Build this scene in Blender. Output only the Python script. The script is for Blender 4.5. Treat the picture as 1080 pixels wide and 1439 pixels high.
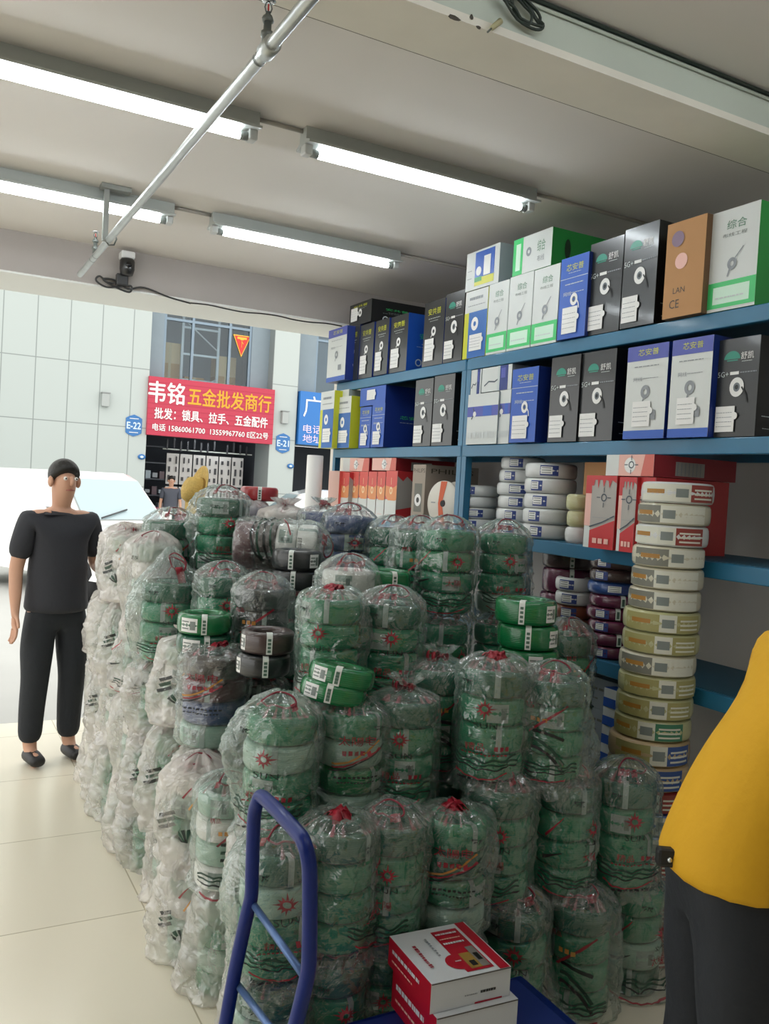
import bpy, bmesh, math, random
from math import sin, cos, pi, radians, tan, atan2, sqrt, exp
from mathutils import Vector, Matrix, noise, Euler

for o in list(bpy.data.objects): bpy.data.objects.remove(o)
S = bpy.context.scene
COL = S.collection
rnd = random.Random(7)

# ------------------------------------------------------------------ camera
CX, CY, F = 540.0, 719.5, 1200.0
YAW, PITCH, ROLL = radians(28.42), radians(-1.62), radians(3.3)
EYE = Vector((0, 0, 1.65))
_f = Vector((sin(YAW)*cos(PITCH), cos(YAW)*cos(PITCH), sin(PITCH)))
_r = Vector((cos(YAW), -sin(YAW), 0)); _u = _r.cross(_f)
_r, _u = _r*cos(ROLL)+_u*sin(ROLL), -_r*sin(ROLL)+_u*cos(ROLL)
cam = bpy.data.cameras.new('camera'); camo = bpy.data.objects.new('camera', cam); COL.objects.link(camo)
mm = Matrix((_r, _u, -_f)).transposed().to_4x4(); mm.translation = EYE
camo.matrix_world = mm
cam.sensor_fit = 'VERTICAL'; cam.sensor_height = 24.0; cam.lens = 24.0*F/1439.0
cam.clip_start = .05; cam.clip_end = 300
S.camera = camo
# surveying helpers: a point of the photograph on a plane of the place
def ray(x, y): return _f+_r*((x-CX)/F)+_u*((CY-y)/F)
def onX(x, y, X): d = ray(x, y); return EYE+d*(X/d.x)
def onY(x, y, Y): d = ray(x, y); return EYE+d*(Y/d.y)
def onZ(x, y, Z): d = ray(x, y); return EYE+d*((Z-EYE.z)/d.z)
def y_at(px, X, Z):                      # where along a shelf (X, Z fixed) the photo column px falls
    k = (px-CX)/F; a = _r-_f*k; d = Vector((X, 0, Z-EYE.z))
    return -(a.dot(d))/a.y
def z_at(py, X, Y):
    k = (CY-py)/F; a = _u-_f*k
    return EYE.z-(a.x*X+a.y*Y)/a.z

# ------------------------------------------------------------------ light, exposure
W = bpy.data.worlds.new('sky'); S.world = W; W.use_nodes = True
nt = W.node_tree; bg = nt.nodes['Background']
sky = nt.nodes.new('ShaderNodeTexSky'); sky.sky_type = 'HOSEK_WILKIE'; sky.turbidity = 9; sky.sun_direction = (.3, .6, .75); sky.ground_albedo = .5
hs = nt.nodes.new('ShaderNodeHueSaturation'); hs.inputs['Saturation'].default_value = .12; hs.inputs['Value'].default_value = 1
nt.links.new(sky.outputs[0], hs.inputs['Color'])
mx = nt.nodes.new('ShaderNodeMix'); mx.data_type = 'RGBA'; mx.inputs['Factor'].default_value = .75
nt.links.new(hs.outputs[0], mx.inputs['A']); mx.inputs['B'].default_value = (.985, .985, .95, 1)
nt.links.new(mx.outputs['Result'], bg.inputs['Color']); bg.inputs['Strength'].default_value = 2.0
LAMP = 24.0
S.view_settings.view_transform = 'Standard'; S.view_settings.look = 'None'
S.view_settings.gamma = 1; S.view_settings.use_curve_mapping = False; S.view_settings.exposure = 0.5
cy = S.cycles; cy.max_bounces = 7; cy.diffuse_bounces = 4; cy.glossy_bounces = 3; cy.transmission_bounces = 4; cy.transparent_max_bounces = 28
cy.caustics_reflective = False; cy.caustics_refractive = False; cy.sample_clamp_indirect = 4

# ------------------------------------------------------------------ materials
def lin(h):
    if isinstance(h, str):
        h = h.lstrip('#'); c = [int(h[i:i+2], 16)/255 for i in (0, 2, 4)]
        return tuple(x/12.92 if x <= .04045 else ((x+.055)/1.055)**2.4 for x in c)+(1,)
    return tuple(h)+(1,)
MATS = {}
def mat(name, col='#888888', rough=.5, metal=0., spec=.5, emit=0., coat=0., alpha=1., bump=None, vary=0., vscale=4.):
    if name in MATS: return MATS[name]
    m = bpy.data.materials.new(name); m.use_nodes = True; MATS[name] = m
    n = m.node_tree.nodes; l = m.node_tree.links; b = n['Principled BSDF']
    b.inputs['Base Color'].default_value = lin(col); b.inputs['Roughness'].default_value = rough
    b.inputs['Metallic'].default_value = metal; b.inputs['Specular IOR Level'].default_value = spec
    b.inputs['Coat Weight'].default_value = coat; b.inputs['Coat Roughness'].default_value = .08; b.inputs['Alpha'].default_value = alpha
    if emit: b.inputs['Emission Color'].default_value = lin(col); b.inputs['Emission Strength'].default_value = emit
    if vary or bump:
        tc = n.new('ShaderNodeTexCoord')
        if vary:
            t = n.new('ShaderNodeTexNoise'); t.inputs['Scale'].default_value = vscale; t.inputs['Detail'].default_value = 5
            l.new(tc.outputs['Object'], t.inputs['Vector'])
            r = n.new('ShaderNodeMapRange'); r.inputs['From Min'].default_value = .3; r.inputs['From Max'].default_value = .7
            r.inputs['To Min'].default_value = 1-vary; r.inputs['To Max'].default_value = 1+vary
            l.new(t.outputs['Fac'], r.inputs['Value'])
            h = n.new('ShaderNodeHueSaturation'); h.inputs['Color'].default_value = lin(col)
            l.new(r.outputs[0], h.inputs['Value']); l.new(h.outputs[0], b.inputs['Base Color'])
        if bump:
            t = n.new('ShaderNodeTexNoise'); t.inputs['Scale'].default_value = bump[0]; t.inputs['Detail'].default_value = 4
            l.new(tc.outputs['Object'], t.inputs['Vector'])
            bp = n.new('ShaderNodeBump'); bp.inputs['Strength'].default_value = bump[1]; bp.inputs['Distance'].default_value = .01
            l.new(t.outputs['Fac'], bp.inputs['Height']); l.new(bp.outputs[0], b.inputs['Normal'])
    return m

def film_mat(name, haze, tint, warm=.5):
    """thin crinkled polythene: clear film, a little milky scatter, sharp glints"""
    m = bpy.data.materials.new(name); m.use_nodes = True; MATS[name] = m
    n = m.node_tree.nodes; l = m.node_tree.links; n.remove(n['Principled BSDF']); out = n['Material Output']
    tc = n.new('ShaderNodeTexCoord')
    def noi(sc, det, dist=0.):
        t = n.new('ShaderNodeTexNoise'); t.inputs['Scale'].default_value = sc; t.inputs['Detail'].default_value = det
        t.inputs['Distortion'].default_value = dist; l.new(tc.outputs['Object'], t.inputs['Vector']); return t
    w1 = noi(11, 3, .8); w2 = noi(6, 2, .4)
    vo = n.new('ShaderNodeTexVoronoi'); vo.feature = 'DISTANCE_TO_EDGE'; vo.inputs['Scale'].default_value = 9
    mxv = n.new('ShaderNodeMix'); mxv.data_type = 'VECTOR'; mxv.inputs['Factor'].default_value = .16
    l.new(tc.outputs['Object'], mxv.inputs['A']); l.new(w1.outputs['Color'], mxv.inputs['B']); l.new(mxv.outputs['Result'], vo.inputs['Vector'])
    ad = n.new('ShaderNodeMath'); ad.operation = 'MULTIPLY_ADD'; ad.inputs[1].default_value = 1.0
    l.new(vo.outputs['Distance'], ad.inputs[0]); l.new(w1.outputs['Fac'], ad.inputs[2])
    bp = n.new('ShaderNodeBump'); bp.inputs['Strength'].default_value = 1.0; bp.inputs['Distance'].default_value = .02
    l.new(ad.outputs[0], bp.inputs['Height'])
    lw = n.new('ShaderNodeLayerWeight'); lw.inputs['Blend'].default_value = .35; l.new(bp.outputs[0], lw.inputs['Normal'])
    pw = n.new('ShaderNodeMath'); pw.operation = 'POWER'; pw.inputs[1].default_value = 2.2; l.new(lw.outputs['Facing'], pw.inputs[0])
    r1 = n.new('ShaderNodeMapRange'); r1.inputs['From Min'].default_value = .35; r1.inputs['From Max'].default_value = .75
    r1.inputs['To Min'].default_value = haze*.45; r1.inputs['To Max'].default_value = haze*1.6; l.new(w2.outputs['Fac'], r1.inputs['Value'])
    fm = n.new('ShaderNodeMath'); fm.operation = 'MULTIPLY_ADD'; fm.inputs[1].default_value = .52; fm.use_clamp = True
    l.new(pw.outputs[0], fm.inputs[0]); l.new(r1.outputs[0], fm.inputs[2])
    tr = n.new('ShaderNodeBsdfTransparent'); tr.inputs['Color'].default_value = (.97, .98, .98, 1)
    df = n.new('ShaderNodeBsdfDiffuse'); df.inputs['Color'].default_value = lin(tint); l.new(bp.outputs[0], df.inputs['Normal'])
    tl = n.new('ShaderNodeBsdfTranslucent'); tl.inputs['Color'].default_value = lin(tint); l.new(bp.outputs[0], tl.inputs['Normal'])
    dm = n.new('ShaderNodeMixShader'); dm.inputs[0].default_value = warm; l.new(df.outputs[0], dm.inputs[1]); l.new(tl.outputs[0], dm.inputs[2])
    m1 = n.new('ShaderNodeMixShader'); l.new(fm.outputs[0], m1.inputs[0]); l.new(tr.outputs[0], m1.inputs[1]); l.new(dm.outputs[0], m1.inputs[2])
    gl = n.new('ShaderNodeBsdfGlossy'); gl.inputs['Roughness'].default_value = .13; l.new(bp.outputs[0], gl.inputs['Normal'])
    fr = n.new('ShaderNodeMath'); fr.operation = 'MULTIPLY_ADD'; fr.inputs[1].default_value = .6; fr.inputs[2].default_value = .1; fr.use_clamp = True
    l.new(pw.outputs[0], fr.inputs[0])
    m2 = n.new('ShaderNodeMixShader'); l.new(fr.outputs[0], m2.inputs[0]); l.new(m1.outputs[0], m2.inputs[1]); l.new(gl.outputs[0], m2.inputs[2])
    l.new(m2.outputs[0], out.inputs['Surface'])
    return m
FILM = film_mat('clear_film', .11, '#dcf0e8')
MILK = film_mat('milky_film', .52, '#f8f1ec', .55)

def coil_mat(name, col, rough=.28, wrap=.6):
    m = mat(name, col, rough, coat=wrap)
    n = m.node_tree.nodes; l = m.node_tree.links; b = n['Principled BSDF']
    tc = n.new('ShaderNodeTexCoord'); wv = n.new('ShaderNodeTexWave'); wv.bands_direction = 'Z'; wv.wave_profile = 'SIN'
    wv.inputs['Scale'].default_value = 52; wv.inputs['Distortion'].default_value = 1.2; wv.inputs['Detail'].default_value = 1; wv.inputs['Detail Scale'].default_value = 3
    l.new(tc.outputs['Object'], wv.inputs['Vector'])
    bp = n.new('ShaderNodeBump'); bp.inputs['Strength'].default_value = .22; bp.inputs['Distance'].default_value = .003
    l.new(wv.outputs['Fac'], bp.inputs['Height']); l.new(bp.outputs[0], b.inputs['Normal'])
    return m
def tile_mat(name, col, joint, sx, sz, plane='XY', rough=.3, mortar=.004, vary=.04, bumpy=0.):
    m = mat(name, col, rough); n = m.node_tree.nodes; l = m.node_tree.links; b = n['Principled BSDF']
    tc = n.new('ShaderNodeTexCoord'); sp = n.new('ShaderNodeSeparateXYZ'); cb = n.new('ShaderNodeCombineXYZ')
    l.new(tc.outputs['Object'], sp.inputs[0]); l.new(sp.outputs['X'], cb.inputs[0]); l.new(sp.outputs['Y' if plane == 'XY' else 'Z'], cb.inputs[1])
    br = n.new('ShaderNodeTexBrick'); br.offset = 0; br.inputs['Scale'].default_value = 1; br.inputs['Brick Width'].default_value = sx; br.inputs['Row Height'].default_value = sz
    br.inputs['Mortar Size'].default_value = mortar; br.inputs['Mortar Smooth'].default_value = .2
    c = lin(col); br.inputs['Color1'].default_value = c; br.inputs['Color2'].default_value = tuple(x*(1-vary) for x in c[:3])+(1,); br.inputs['Mortar'].default_value = lin(joint)
    l.new(cb.outputs[0], br.inputs['Vector']); l.new(br.outputs['Color'], b.inputs['Base Color'])
    return m

# ------------------------------------------------------------------ mesh builder
class M:
    def __init__(s): s.v = []; s.f = []; s.m = []; s.s = []
    def add(s, vs, fs, m, smooth=False):
        k = len(s.v); s.v += [tuple(v) for v in vs]
        for f in fs: s.f.append(tuple(i+k for i in f)); s.m.append(m); s.s.append(smooth)
        return s
    def box(s, c, d, m, rz=0., bev=0.):
        c = Vector(c); hx, hy, hz = d[0]/2, d[1]/2, d[2]/2
        R = Matrix.Rotation(rz, 3, 'Z')
        if bev:
            bm = bmesh.new(); bmesh.ops.create_cube(bm, size=1)
            for v in bm.verts: v.co = Vector((v.co.x*d[0], v.co.y*d[1], v.co.z*d[2]))
            bmesh.ops.bevel(bm, geom=bm.edges[:], offset=bev, segments=2, affect='EDGES', profile=.5)
            bm.verts.index_update(); s.add([R@v.co+c for v in bm.verts], [[v.index for v in f.verts] for f in bm.faces], m); bm.free(); return s
        vs = [R@Vector((x, y, z))+c for z in (-hz, hz) for y in (-hy, hy) for x in (-hx, hx)]
        return s.add(vs, [(0, 2, 3, 1), (4, 5, 7, 6), (0, 1, 5, 4), (2, 6, 7, 3), (0, 4, 6, 2), (1, 3, 7, 5)], m)
    def lathe(s, prof, m, n=32, c=(0, 0, 0), closed=False, smooth=True):
        vs = []; fs = []; k = len(prof)
        for i in range(n):
            a = 2*pi*i/n
            for r, z in prof: vs.append((c[0]+r*cos(a), c[1]+r*sin(a), c[2]+z))
        for i in range(n):
            for j in range(k if closed else k-1):
                j2 = (j+1) % k; i2 = (i+1) % n
                fs.append((i*k+j, i2*k+j, i2*k+j2, i*k+j2))
        return s.add(vs, fs, m, smooth)
    def tube(s, pts, r, m, n=8, cap=True, smooth=True):
        pts = [Vector(p) for p in pts]; vs = []; fs = []; N = len(pts); up = None
        for i, p in enumerate(pts):
            t = (pts[min(i+1, N-1)]-pts[max(i-1, 0)])
            if t.length < 1e-9: t = Vector((0, 0, 1))
            t.normalize()
            if up is None: up = Vector((0, 0, 1)) if abs(t.z) < .9 else Vector((1, 0, 0))
            a = t.cross(up); a = a.normalized() if a.length > 1e-6 else t.orthogonal().normalized(); b = a.cross(t); up = b
            rr = r[i] if isinstance(r, (list, tuple)) else r
            for j in range(n): q = 2*pi*j/n; vs.append(p+a*(rr*cos(q))+b*(rr*sin(q)))
        for i in range(N-1):
            for j in range(n): fs.append((i*n+j, i*n+(j+1) % n, (i+1)*n+(j+1) % n, (i+1)*n+j))
        if cap: fs.append(tuple(range(n-1, -1, -1))); fs.append(tuple((N-1)*n+j for j in range(n)))
        return s.add(vs, fs, m, smooth)
    def ribbon(s, pts, w, m, side=None, th=.0008):
        pts = [Vector(p) for p in pts]; vs = []; fs = []
        for i, p in enumerate(pts):
            t = (pts[min(i+1, len(pts)-1)]-pts[max(i-1, 0)]).normalized()
            a = Vector(side) if side is not None else t.cross(Vector((0, 0, 1)))
            if a.length < 1e-5: a = t.orthogonal()
            a.normalize(); nn = a.cross(t).normalized()*th
            vs += [p-a*w/2-nn, p+a*w/2-nn, p+a*w/2+nn, p-a*w/2+nn]
        for i in range(len(pts)-1):
            for j in range(4): fs.append((i*4+j, i*4+(j+1) % 4, i*4+4+(j+1) % 4, i*4+4+j))
        e = (len(pts)-1)*4; fs += [(3, 2, 1, 0), (e, e+1, e+2, e+3)]
        return s.add(vs, fs, m, True)
    def sphere(s, c, r, m, n=16, k=10):
        if not isinstance(r, (list, tuple)): r = (r, r, r)
        vs = []; fs = []
        for j in range(k+1):
            b = pi*j/k
            for i in range(n): a = 2*pi*i/n; vs.append((c[0]+r[0]*sin(b)*cos(a), c[1]+r[1]*sin(b)*sin(a), c[2]-r[2]*cos(b)))
        for j in range(k):
            for i in range(n): fs.append((j*n+i, j*n+(i+1) % n, (j+1)*n+(i+1) % n, (j+1)*n+i))
        return s.add(vs, fs, m, True)
    def mesh(s, name):
        me = bpy.data.meshes.new(name); me.from_pydata(s.v, [], s.f)
        ms = []
        for x in s.m:
            if x not in ms: ms.append(x)
        for x in ms: me.materials.append(x)
        ix = {x: i for i, x in enumerate(ms)}
        me.polygons.foreach_set('material_index', [ix[x] for x in s.m]); me.polygons.foreach_set('use_smooth', s.s); me.update()
        return me
    def build(s, name, parent=None, loc=(0, 0, 0), rot=(0, 0, 0)):
        o = bpy.data.objects.new(name, s.mesh(name)); COL.objects.link(o); o.location = loc; o.rotation_euler = rot
        if parent: o.parent = parent
        return o
def tag(o, label, cat, group=None, kind=None):
    o['label'] = label; o['category'] = cat
    if group: o['group'] = group
    if kind: o['kind'] = kind
    return o
def empty(name, loc=(0, 0, 0), rz=0.):
    o = bpy.data.objects.new(name, None); COL.objects.link(o); o.location = loc; o.rotation_euler = (0, 0, rz); o.empty_display_size = .05; return o
def struct(o): o['kind'] = 'structure'; return o
def inst(name, me, parent=None, loc=(0, 0, 0), rot=(0, 0, 0), sc=(1, 1, 1)):
    o = bpy.data.objects.new(name, me); COL.objects.link(o); o.location = loc; o.rotation_euler = rot; o.scale = sc
    if parent: o.parent = parent
    return o
def copy_tree(o, parent=None):
    c = o.copy(); COL.objects.link(c)
    if parent is not None: c.parent = parent
    for ch in list(o.children): copy_tree(ch, c)
    return c

# lettering as flat meshes, one cached outline per string
_T = {}
def glyphs(t, bold=.0):
    k = (t, bold)
    if k in _T: return _T[k]
    cu = bpy.data.curves.new('lettering', 'FONT'); cu.body = t; cu.size = 1; cu.align_x = 'CENTER'; cu.align_y = 'CENTER'; cu.resolution_u = 2; cu.fill_mode = 'FRONT'; cu.offset = bold
    o = bpy.data.objects.new('lettering', cu); COL.objects.link(o)
    dg = bpy.context.evaluated_depsgraph_get(); dg.update(); me = bpy.data.meshes.new_from_object(o.evaluated_get(dg))
    vs = [(v.co.x, v.co.y) for v in me.vertices]; fs = [tuple(p.vertices) for p in me.polygons]
    bpy.data.objects.remove(o); bpy.data.curves.remove(cu); bpy.data.meshes.remove(me)
    if vs:
        x0 = min(v[0] for v in vs); x1 = max(v[0] for v in vs); y0 = min(v[1] for v in vs); y1 = max(v[1] for v in vs)
        vs = [(x-(x0+x1)/2, y-(y0+y1)/2) for x, y in vs]; _T[k] = (vs, fs, x1-x0, y1-y0)
    else: _T[k] = ([], [], 1, 1)
    return _T[k]
class Face:
    """a printed flat face: u to the right, v up, in metres from its lower left corner"""
    def __init__(s, mb, O, U, V, w, h): s.mb = mb; s.O = Vector(O); s.U = Vector(U).normalized(); s.V = Vector(V).normalized(); s.N = s.U.cross(s.V); s.w = w; s.h = h; s.k = 0
    def p(s, u, v, e): return s.O+s.U*u+s.V*v+s.N*e
    def e(s): s.k += 1; return .0006+.00035*s.k
    def poly(s, uv, m): e = s.e(); s.mb.add([s.p(u*s.w, v*s.h, e) for u, v in uv], [tuple(range(len(uv)))], m)
    def rect(s, u0, v0, u1, v1, m): s.poly([(u0, v0), (u1, v0), (u1, v1), (u0, v1)], m)
    def disc(s, u, v, r, m, n=20, asp=1., a0=0, a1=2*pi):
        e = s.e(); s.mb.add([s.p(u*s.w+r*cos(a0+(a1-a0)*i/n), v*s.h+r*asp*sin(a0+(a1-a0)*i/n), e) for i in range(n+(a1-a0 < 6.2))], [tuple(range(n+(a1-a0 < 6.2)))], m)
    def ring(s, u, v, r0, r1, m, asp=1., n=20):
        e = s.e(); vs = []
        for i in range(n):
            a = 2*pi*i/n
            for r in (r0, r1): vs.append(s.p(u*s.w+r*cos(a), v*s.h+r*asp*sin(a), e))
        s.mb.add(vs, [(2*i, 2*i+1, (2*i+3) % (2*n), (2*i+2) % (2*n)) for i in range(n)], m)
    def line(s, uv, wd, m):
        e = s.e(); pts = [Vector((u*s.w, v*s.h)) for u, v in uv]; vs = []
        for i, p in enumerate(pts):
            t = (pts[min(i+1, len(pts)-1)]-pts[max(i-1, 0)]).normalized(); q = Vector((-t.y, t.x))*wd/2
            vs += [s.p(p.x-q.x, p.y-q.y, e), s.p(p.x+q.x, p.y+q.y, e)]
        s.mb.add(vs, [(2*i, 2*i+2, 2*i+3, 2*i+1) for i in range(len(pts)-1)], m)
    def text(s, t, u, v, width, m, height=None, rot=0., bold=.0, fat=0.):
        if fat:
            for q in ((-fat, 0), (fat, 0), (0, fat), (0, -fat)): s.text(t, u+q[0], v+q[1]*s.w/s.h, width, m, height, rot)
        vs, fs, tw, th = glyphs(t, 0); e = s.e(); k = width*s.w/tw; ky = k if height is None else height*s.h/th
        cr, sr = cos(rot), sin(rot)
        s.mb.add([s.p(u*s.w+(x*k*cr-y*ky*sr), v*s.h+(x*k*sr+y*ky*cr), e) for x, y in vs], fs, m)
    def bars(s, u0, u1, v, hgt, m, n=5, seed=1):      # a line of print too small to read
        r = random.Random(seed); x = u0
        while x < u1-.01:
            w = min(r.uniform(.03, .09)*(u1-u0)*2, u1-x); s.rect(x, v, x+w*.8, v+hgt, m); s.k -= 1; x += w

def C(name, col, **k): return mat(name, col, **k)
white = C('white_print', '#e8e8e6', rough=.45); black = C('black_print', '#151515', rough=.5); red = C('red_print', '#b01525', rough=.45)
yellow = C('yellow_print', '#d8d020', rough=.45); grey = C('grey_print', '#8c9196', rough=.5)
# ================================================================== the room
FLOOR = tile_mat('floor_tile', '#f0e8d4', '#bfb59b', .8, .8, 'XY', .22, .003, .03)
PLAS = mat('ceiling_paint', '#dcd7d1', .9, vary=.03, vscale=1.2)
PLASG = mat('beam_paint', '#c3cbc0', .85, vary=.05, vscale=2)
HEADP = mat('header_paint', '#a8a19c', .85, vary=.03)
WALLP = mat('wall_paint', '#cfcac2', .85, vary=.03)
SOFF = mat('white_lintel', '#e4e5e1', .6)
struct(M().box((.55, 1.2, -.05), (5.7, 9.4, .1), FLOOR).build('floor'))
struct(M().box((.55, 3.945, 3.13), (5.7, 3.35, .2), PLAS).build('ceiling'))
struct(M().box((.55, -.7, 3.21), (5.7, 5.54, .2), PLAS).build('ceiling_near'))
b = M(); b.box((.55, 2.18, 3.07), (5.7, .22, .16), PLASG); b.box((.55, 2.1825, 2.978), (5.7, .225, .024), mat('beam_soffit_bounce', '#e9e5da', .85, vary=.04)); b.box((.55, 2.297, 2.972), (5.7, .006, .01), mat('crack', '#5d574e', .9)); struct(b.build('trim_1'))  # soffit colour made paler than the beam to stand in for bounced light
o = M().box((.55, 5.76, 3.005), (5.7, .5, .43), HEADP).build('wall_front'); struct(o)
struct(M().box((.4, 5.79, 2.787), (5.4, .56, .012), SOFF).build('trim_2'))
struct(M().box((-1.95, 5.76, 1.39), (.7, .5, 2.78), WALLP).build('wall_front_left'))
struct(M().box((3.05, 5.76, 1.39), (.6, .5, 2.78), WALLP).build('wall_front_right'))
struct(M().box((3.4, 1.2, 1.6), (.1, 9.4, 3.4), PLAS).build('wall_right'))
struct(M().box((-2.3, -1.5, 1.6), (.1, 4.0, 3.4), WALLP).build('wall_left'))
struct(M().box((-2.3, 3.1, 3.02), (.1, 5.2, .4), HEADP).build('wall_left_added_lintel'))  # unseen left wall opened below this lintel to bring in daylight
struct(M().box((-2.3, 5.85, 1.6), (.1, .3, 3.4), WALLP).build('wall_left_corner'))
struct(M().box((-16.4, 0, -.11), (28, 60, .1), mat('street_paving', '#b4b4b0', .8, vary=.06, vscale=.7)).build('street_side'))  # unseen side street added outside the opened left wall
struct(M().box((.4, -3.45, 1.6), (5.4, .1, 3.4), WALLP).build('wall_back'))

# ================================================================== outside: street and opposite building
struct(M().box((13.8, 20, -.11), (32.4, 28.2, .1), mat('street_paving', '#b4b4b0', .8, vary=.06, vscale=.7)).build('street'))
FT = tile_mat('facade_tile', '#afb7b4', '#858c8a', .68, 1.35, 'XZ', .35, .012, .02)
GREY = mat('facade_grey', '#828f97', .7, vary=.03)
YF = 20.0
def wallbox(n, x0, x1, z0, z1, y0, y1, m): return struct(M().box(((x0+x1)/2, (y0+y1)/2, (z0+z1)/2), (x1-x0, y1-y0, z1-z0), m).build(n))
wallbox('wall_opposite_pier', -6, 4.48, -.06, 9, YF, YF+1, FT)
wallbox('wall_opposite_column', 7.48, 8.16, -.06, 9, YF, YF+1, FT)
wallbox('wall_opposite_pier_far', 12.2, 22, -.06, 9, YF, YF+1, FT)
def recess(n, x0, x1, zb, wx0, wx1, wz0, wz1):       # a grey bay with a window hole
    m = M(); y = YF+.35
    for a, b_, c, d in ((x0, x1, wz1, 9), (x0, x1, zb, wz0), (x0, wx0, wz0, wz1), (wx1, x1, wz0, wz1)):
        m.box(((a+b_)/2, y+.15, (c+d)/2), (b_-a, .3, d-c), GREY)
    return struct(m.build(n))
recess('wall_opposite_bay', 4.48, 7.48, 2.6, 4.85, 7.02, 3.86, 5.75)
recess('wall_opposite_bay_far', 8.16, 12.2, 2.6, 8.75, 11.5, 3.86, 5.75)
FRM = mat('window_frame', '#7d8e9c', .5, metal=.3); GLS = bpy.data.materials.new('window_glass'); GLS.use_nodes = True
n_ = GLS.node_tree.nodes; n_.remove(n_['Principled BSDF']); t_ = n_.new('ShaderNodeBsdfTransparent'); t_.inputs[0].default_value = (.86, .92, .95, 1); g_ = n_.new('ShaderNodeBsdfGlossy'); g_.inputs['Roughness'].default_value = .03
f_ = n_.new('ShaderNodeFresnel'); x_ = n_.new('ShaderNodeMixShader'); L_ = GLS.node_tree.links; L_.new(f_.outputs[0], x_.inputs[0]); L_.new(t_.outputs[0], x_.inputs[1]); L_.new(g_.outputs[0], x_.inputs[2]); L_.new(x_.outputs[0], n_['Material Output'].inputs[0])
def window(n, x0, x1, z0, z1, mulls, trans):
    y = YF+.42; e = struct(empty(n, ((x0+x1)/2, y, z0))); m = M(); w = .06; X = lambda a: a-(x0+x1)/2
    for a in (x0+w/2, x1-w/2, *mulls): m.box((X(a), 0, (z1-z0)/2), (w, .08, z1-z0), FRM)
    for z in (w/2, z1-z0-w/2, trans-z0): m.box((0, 0, z), (x1-x0, .075, w), FRM)
    struct(m.build('window_frame', e)); struct(M().box((0, .01, (z1-z0)/2), (x1-x0-.06, .006, z1-z0-.06), GLS).build('pane', e)); return e
window('window_1', 4.85, 7.02, 3.86, 5.75, (5.55, 6.47), 5.35)
window('window_2', 8.75, 11.5, 3.86, 5.75, (9.6, 10.5), 5.35)
DARKIN = mat('store_inside', '#9aa5ad', .9)
m = M()
for x0, x1 in ((4.3, 7.6), (8.1, 12.2)):
    m.box(((x0+x1)/2, 22.6, 4.9), (x1-x0, .1, 3), DARKIN); m.box(((x0+x1)/2, 21.5, 3.545), (x1-x0, 2.1, .1), DARKIN); m.box(((x0+x1)/2, 21.4, 6.4), (x1-x0, 1.9, .1), DARKIN)
for x in (4.3, 7.58, 8.1, 12.15): m.box((x, 21.5, 4.9), (.06, 2.1, 3), DARKIN)
struct(m.build('wall_upper_store'))
m = M(); SHOPIN = mat('shop_inside', '#474b52', .9)
for x0, x1 in ((4.4, 7.6), (8.1, 12.3)):
    m.box(((x0+x1)/2, 23, 1.3), (x1-x0, .1, 2.8), SHOPIN); m.box(((x0+x1)/2, 21.8, 2.75), (x1-x0, 2.5, .06), SHOPIN)
    m.box((x0, 21.8, 1.3), (.05, 2.5, 2.8), SHOPIN); m.box((x1, 21.8, 1.3), (.05, 2.5, 2.8), SHOPIN)
struct(m.build('wall_opposite_shop'))
# store rack and cartons behind the upper window
RW = mat('rack_white', '#dfe4e6', .5); KR = mat('carton_kraft', '#c39a66', .8, vary=.06); KR2 = mat('carton_pale', '#d9bd92', .8)
r = tag(empty('storage_rack', (5.9, 20.95, 3.6)), 'white metal storage rack behind the upper window opposite', 'rack')
for x in (-.45, .45): M().box((x, 0, 1.0), (.06, .06, 2.0), RW).build('post', r)
for z in (.42, 1.05, 1.7): M().box((0, 0, z), (.9, .05, .05), RW).build('rail', r)
M().tube([(-.45, 0, 1.9), (.45, 0, 1.2)], .02, RW).build('brace', r); M().tube([(.45, 0, .5), (-.45, 0, 0)], .02, RW).build('brace', r)
for i, (x, y, w, h, mm_) in enumerate([(5.2, 21.35, .55, .8, KR), (5.2, 21.35, .5, 1.15, KR2), (6.62, 21.3, .5, .62, KR), (6.62, 21.3, .5, .5, KR2), (5.9, 21.6, .5, .55, KR)]):
    z = 3.6+(.8 if i == 1 else .62 if i == 3 else 0)
    if i == 1: h = .5
    k = tag(M().box((0, 0, h/2), (w, .5, h), mm_).build('carton', None, (x, y, z)), ['brown carton at left behind the upper window', 'pale carton on top of the left brown carton, upper window', 'brown carton at right behind the upper window under the triangle', 'pale carton on top of the right brown carton, upper window', 'brown carton deep inside between the two carton piles, upper window'][i], 'carton')
    M().box((0, -.252, h/2), (.07, .004, h), C('tape', '#cdb68c')).build('tape', k)
# triangle sticker in the window
m = M(); A = [(6.55, 5.2), (7.0, 5.2), (6.775, 4.66)]
tri = lambda k, mt, e: m.add([(6.775+(x-6.775)*k, YF+.405-e, 5.02+(z-5.02)*k) for x, z in A], [(0, 2, 1)], mt)
tri(1, C('sign_yellow', '#e8b23a'), .0); tri(.86, C('sign_red', '#cf2f2a'), .004)
fc = Face(m, (6.775, YF+.395, 5.0), (1, 0, 0), (0, 0, 1), 1, 1); fc.text('下', 0, .0, .09, C('sign_yellow', ''), height=.2); fc.rect(-.12, .1, .12, .15, C('sign_yellow', ''))
m.box((6.775, YF+.408, 5.18), (.45, .004, .02), C('sign_yellow', ''))
tag(m.build('window_sticker'), 'red triangular sticker with yellow edge on the upper window', 'sticker')
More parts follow.
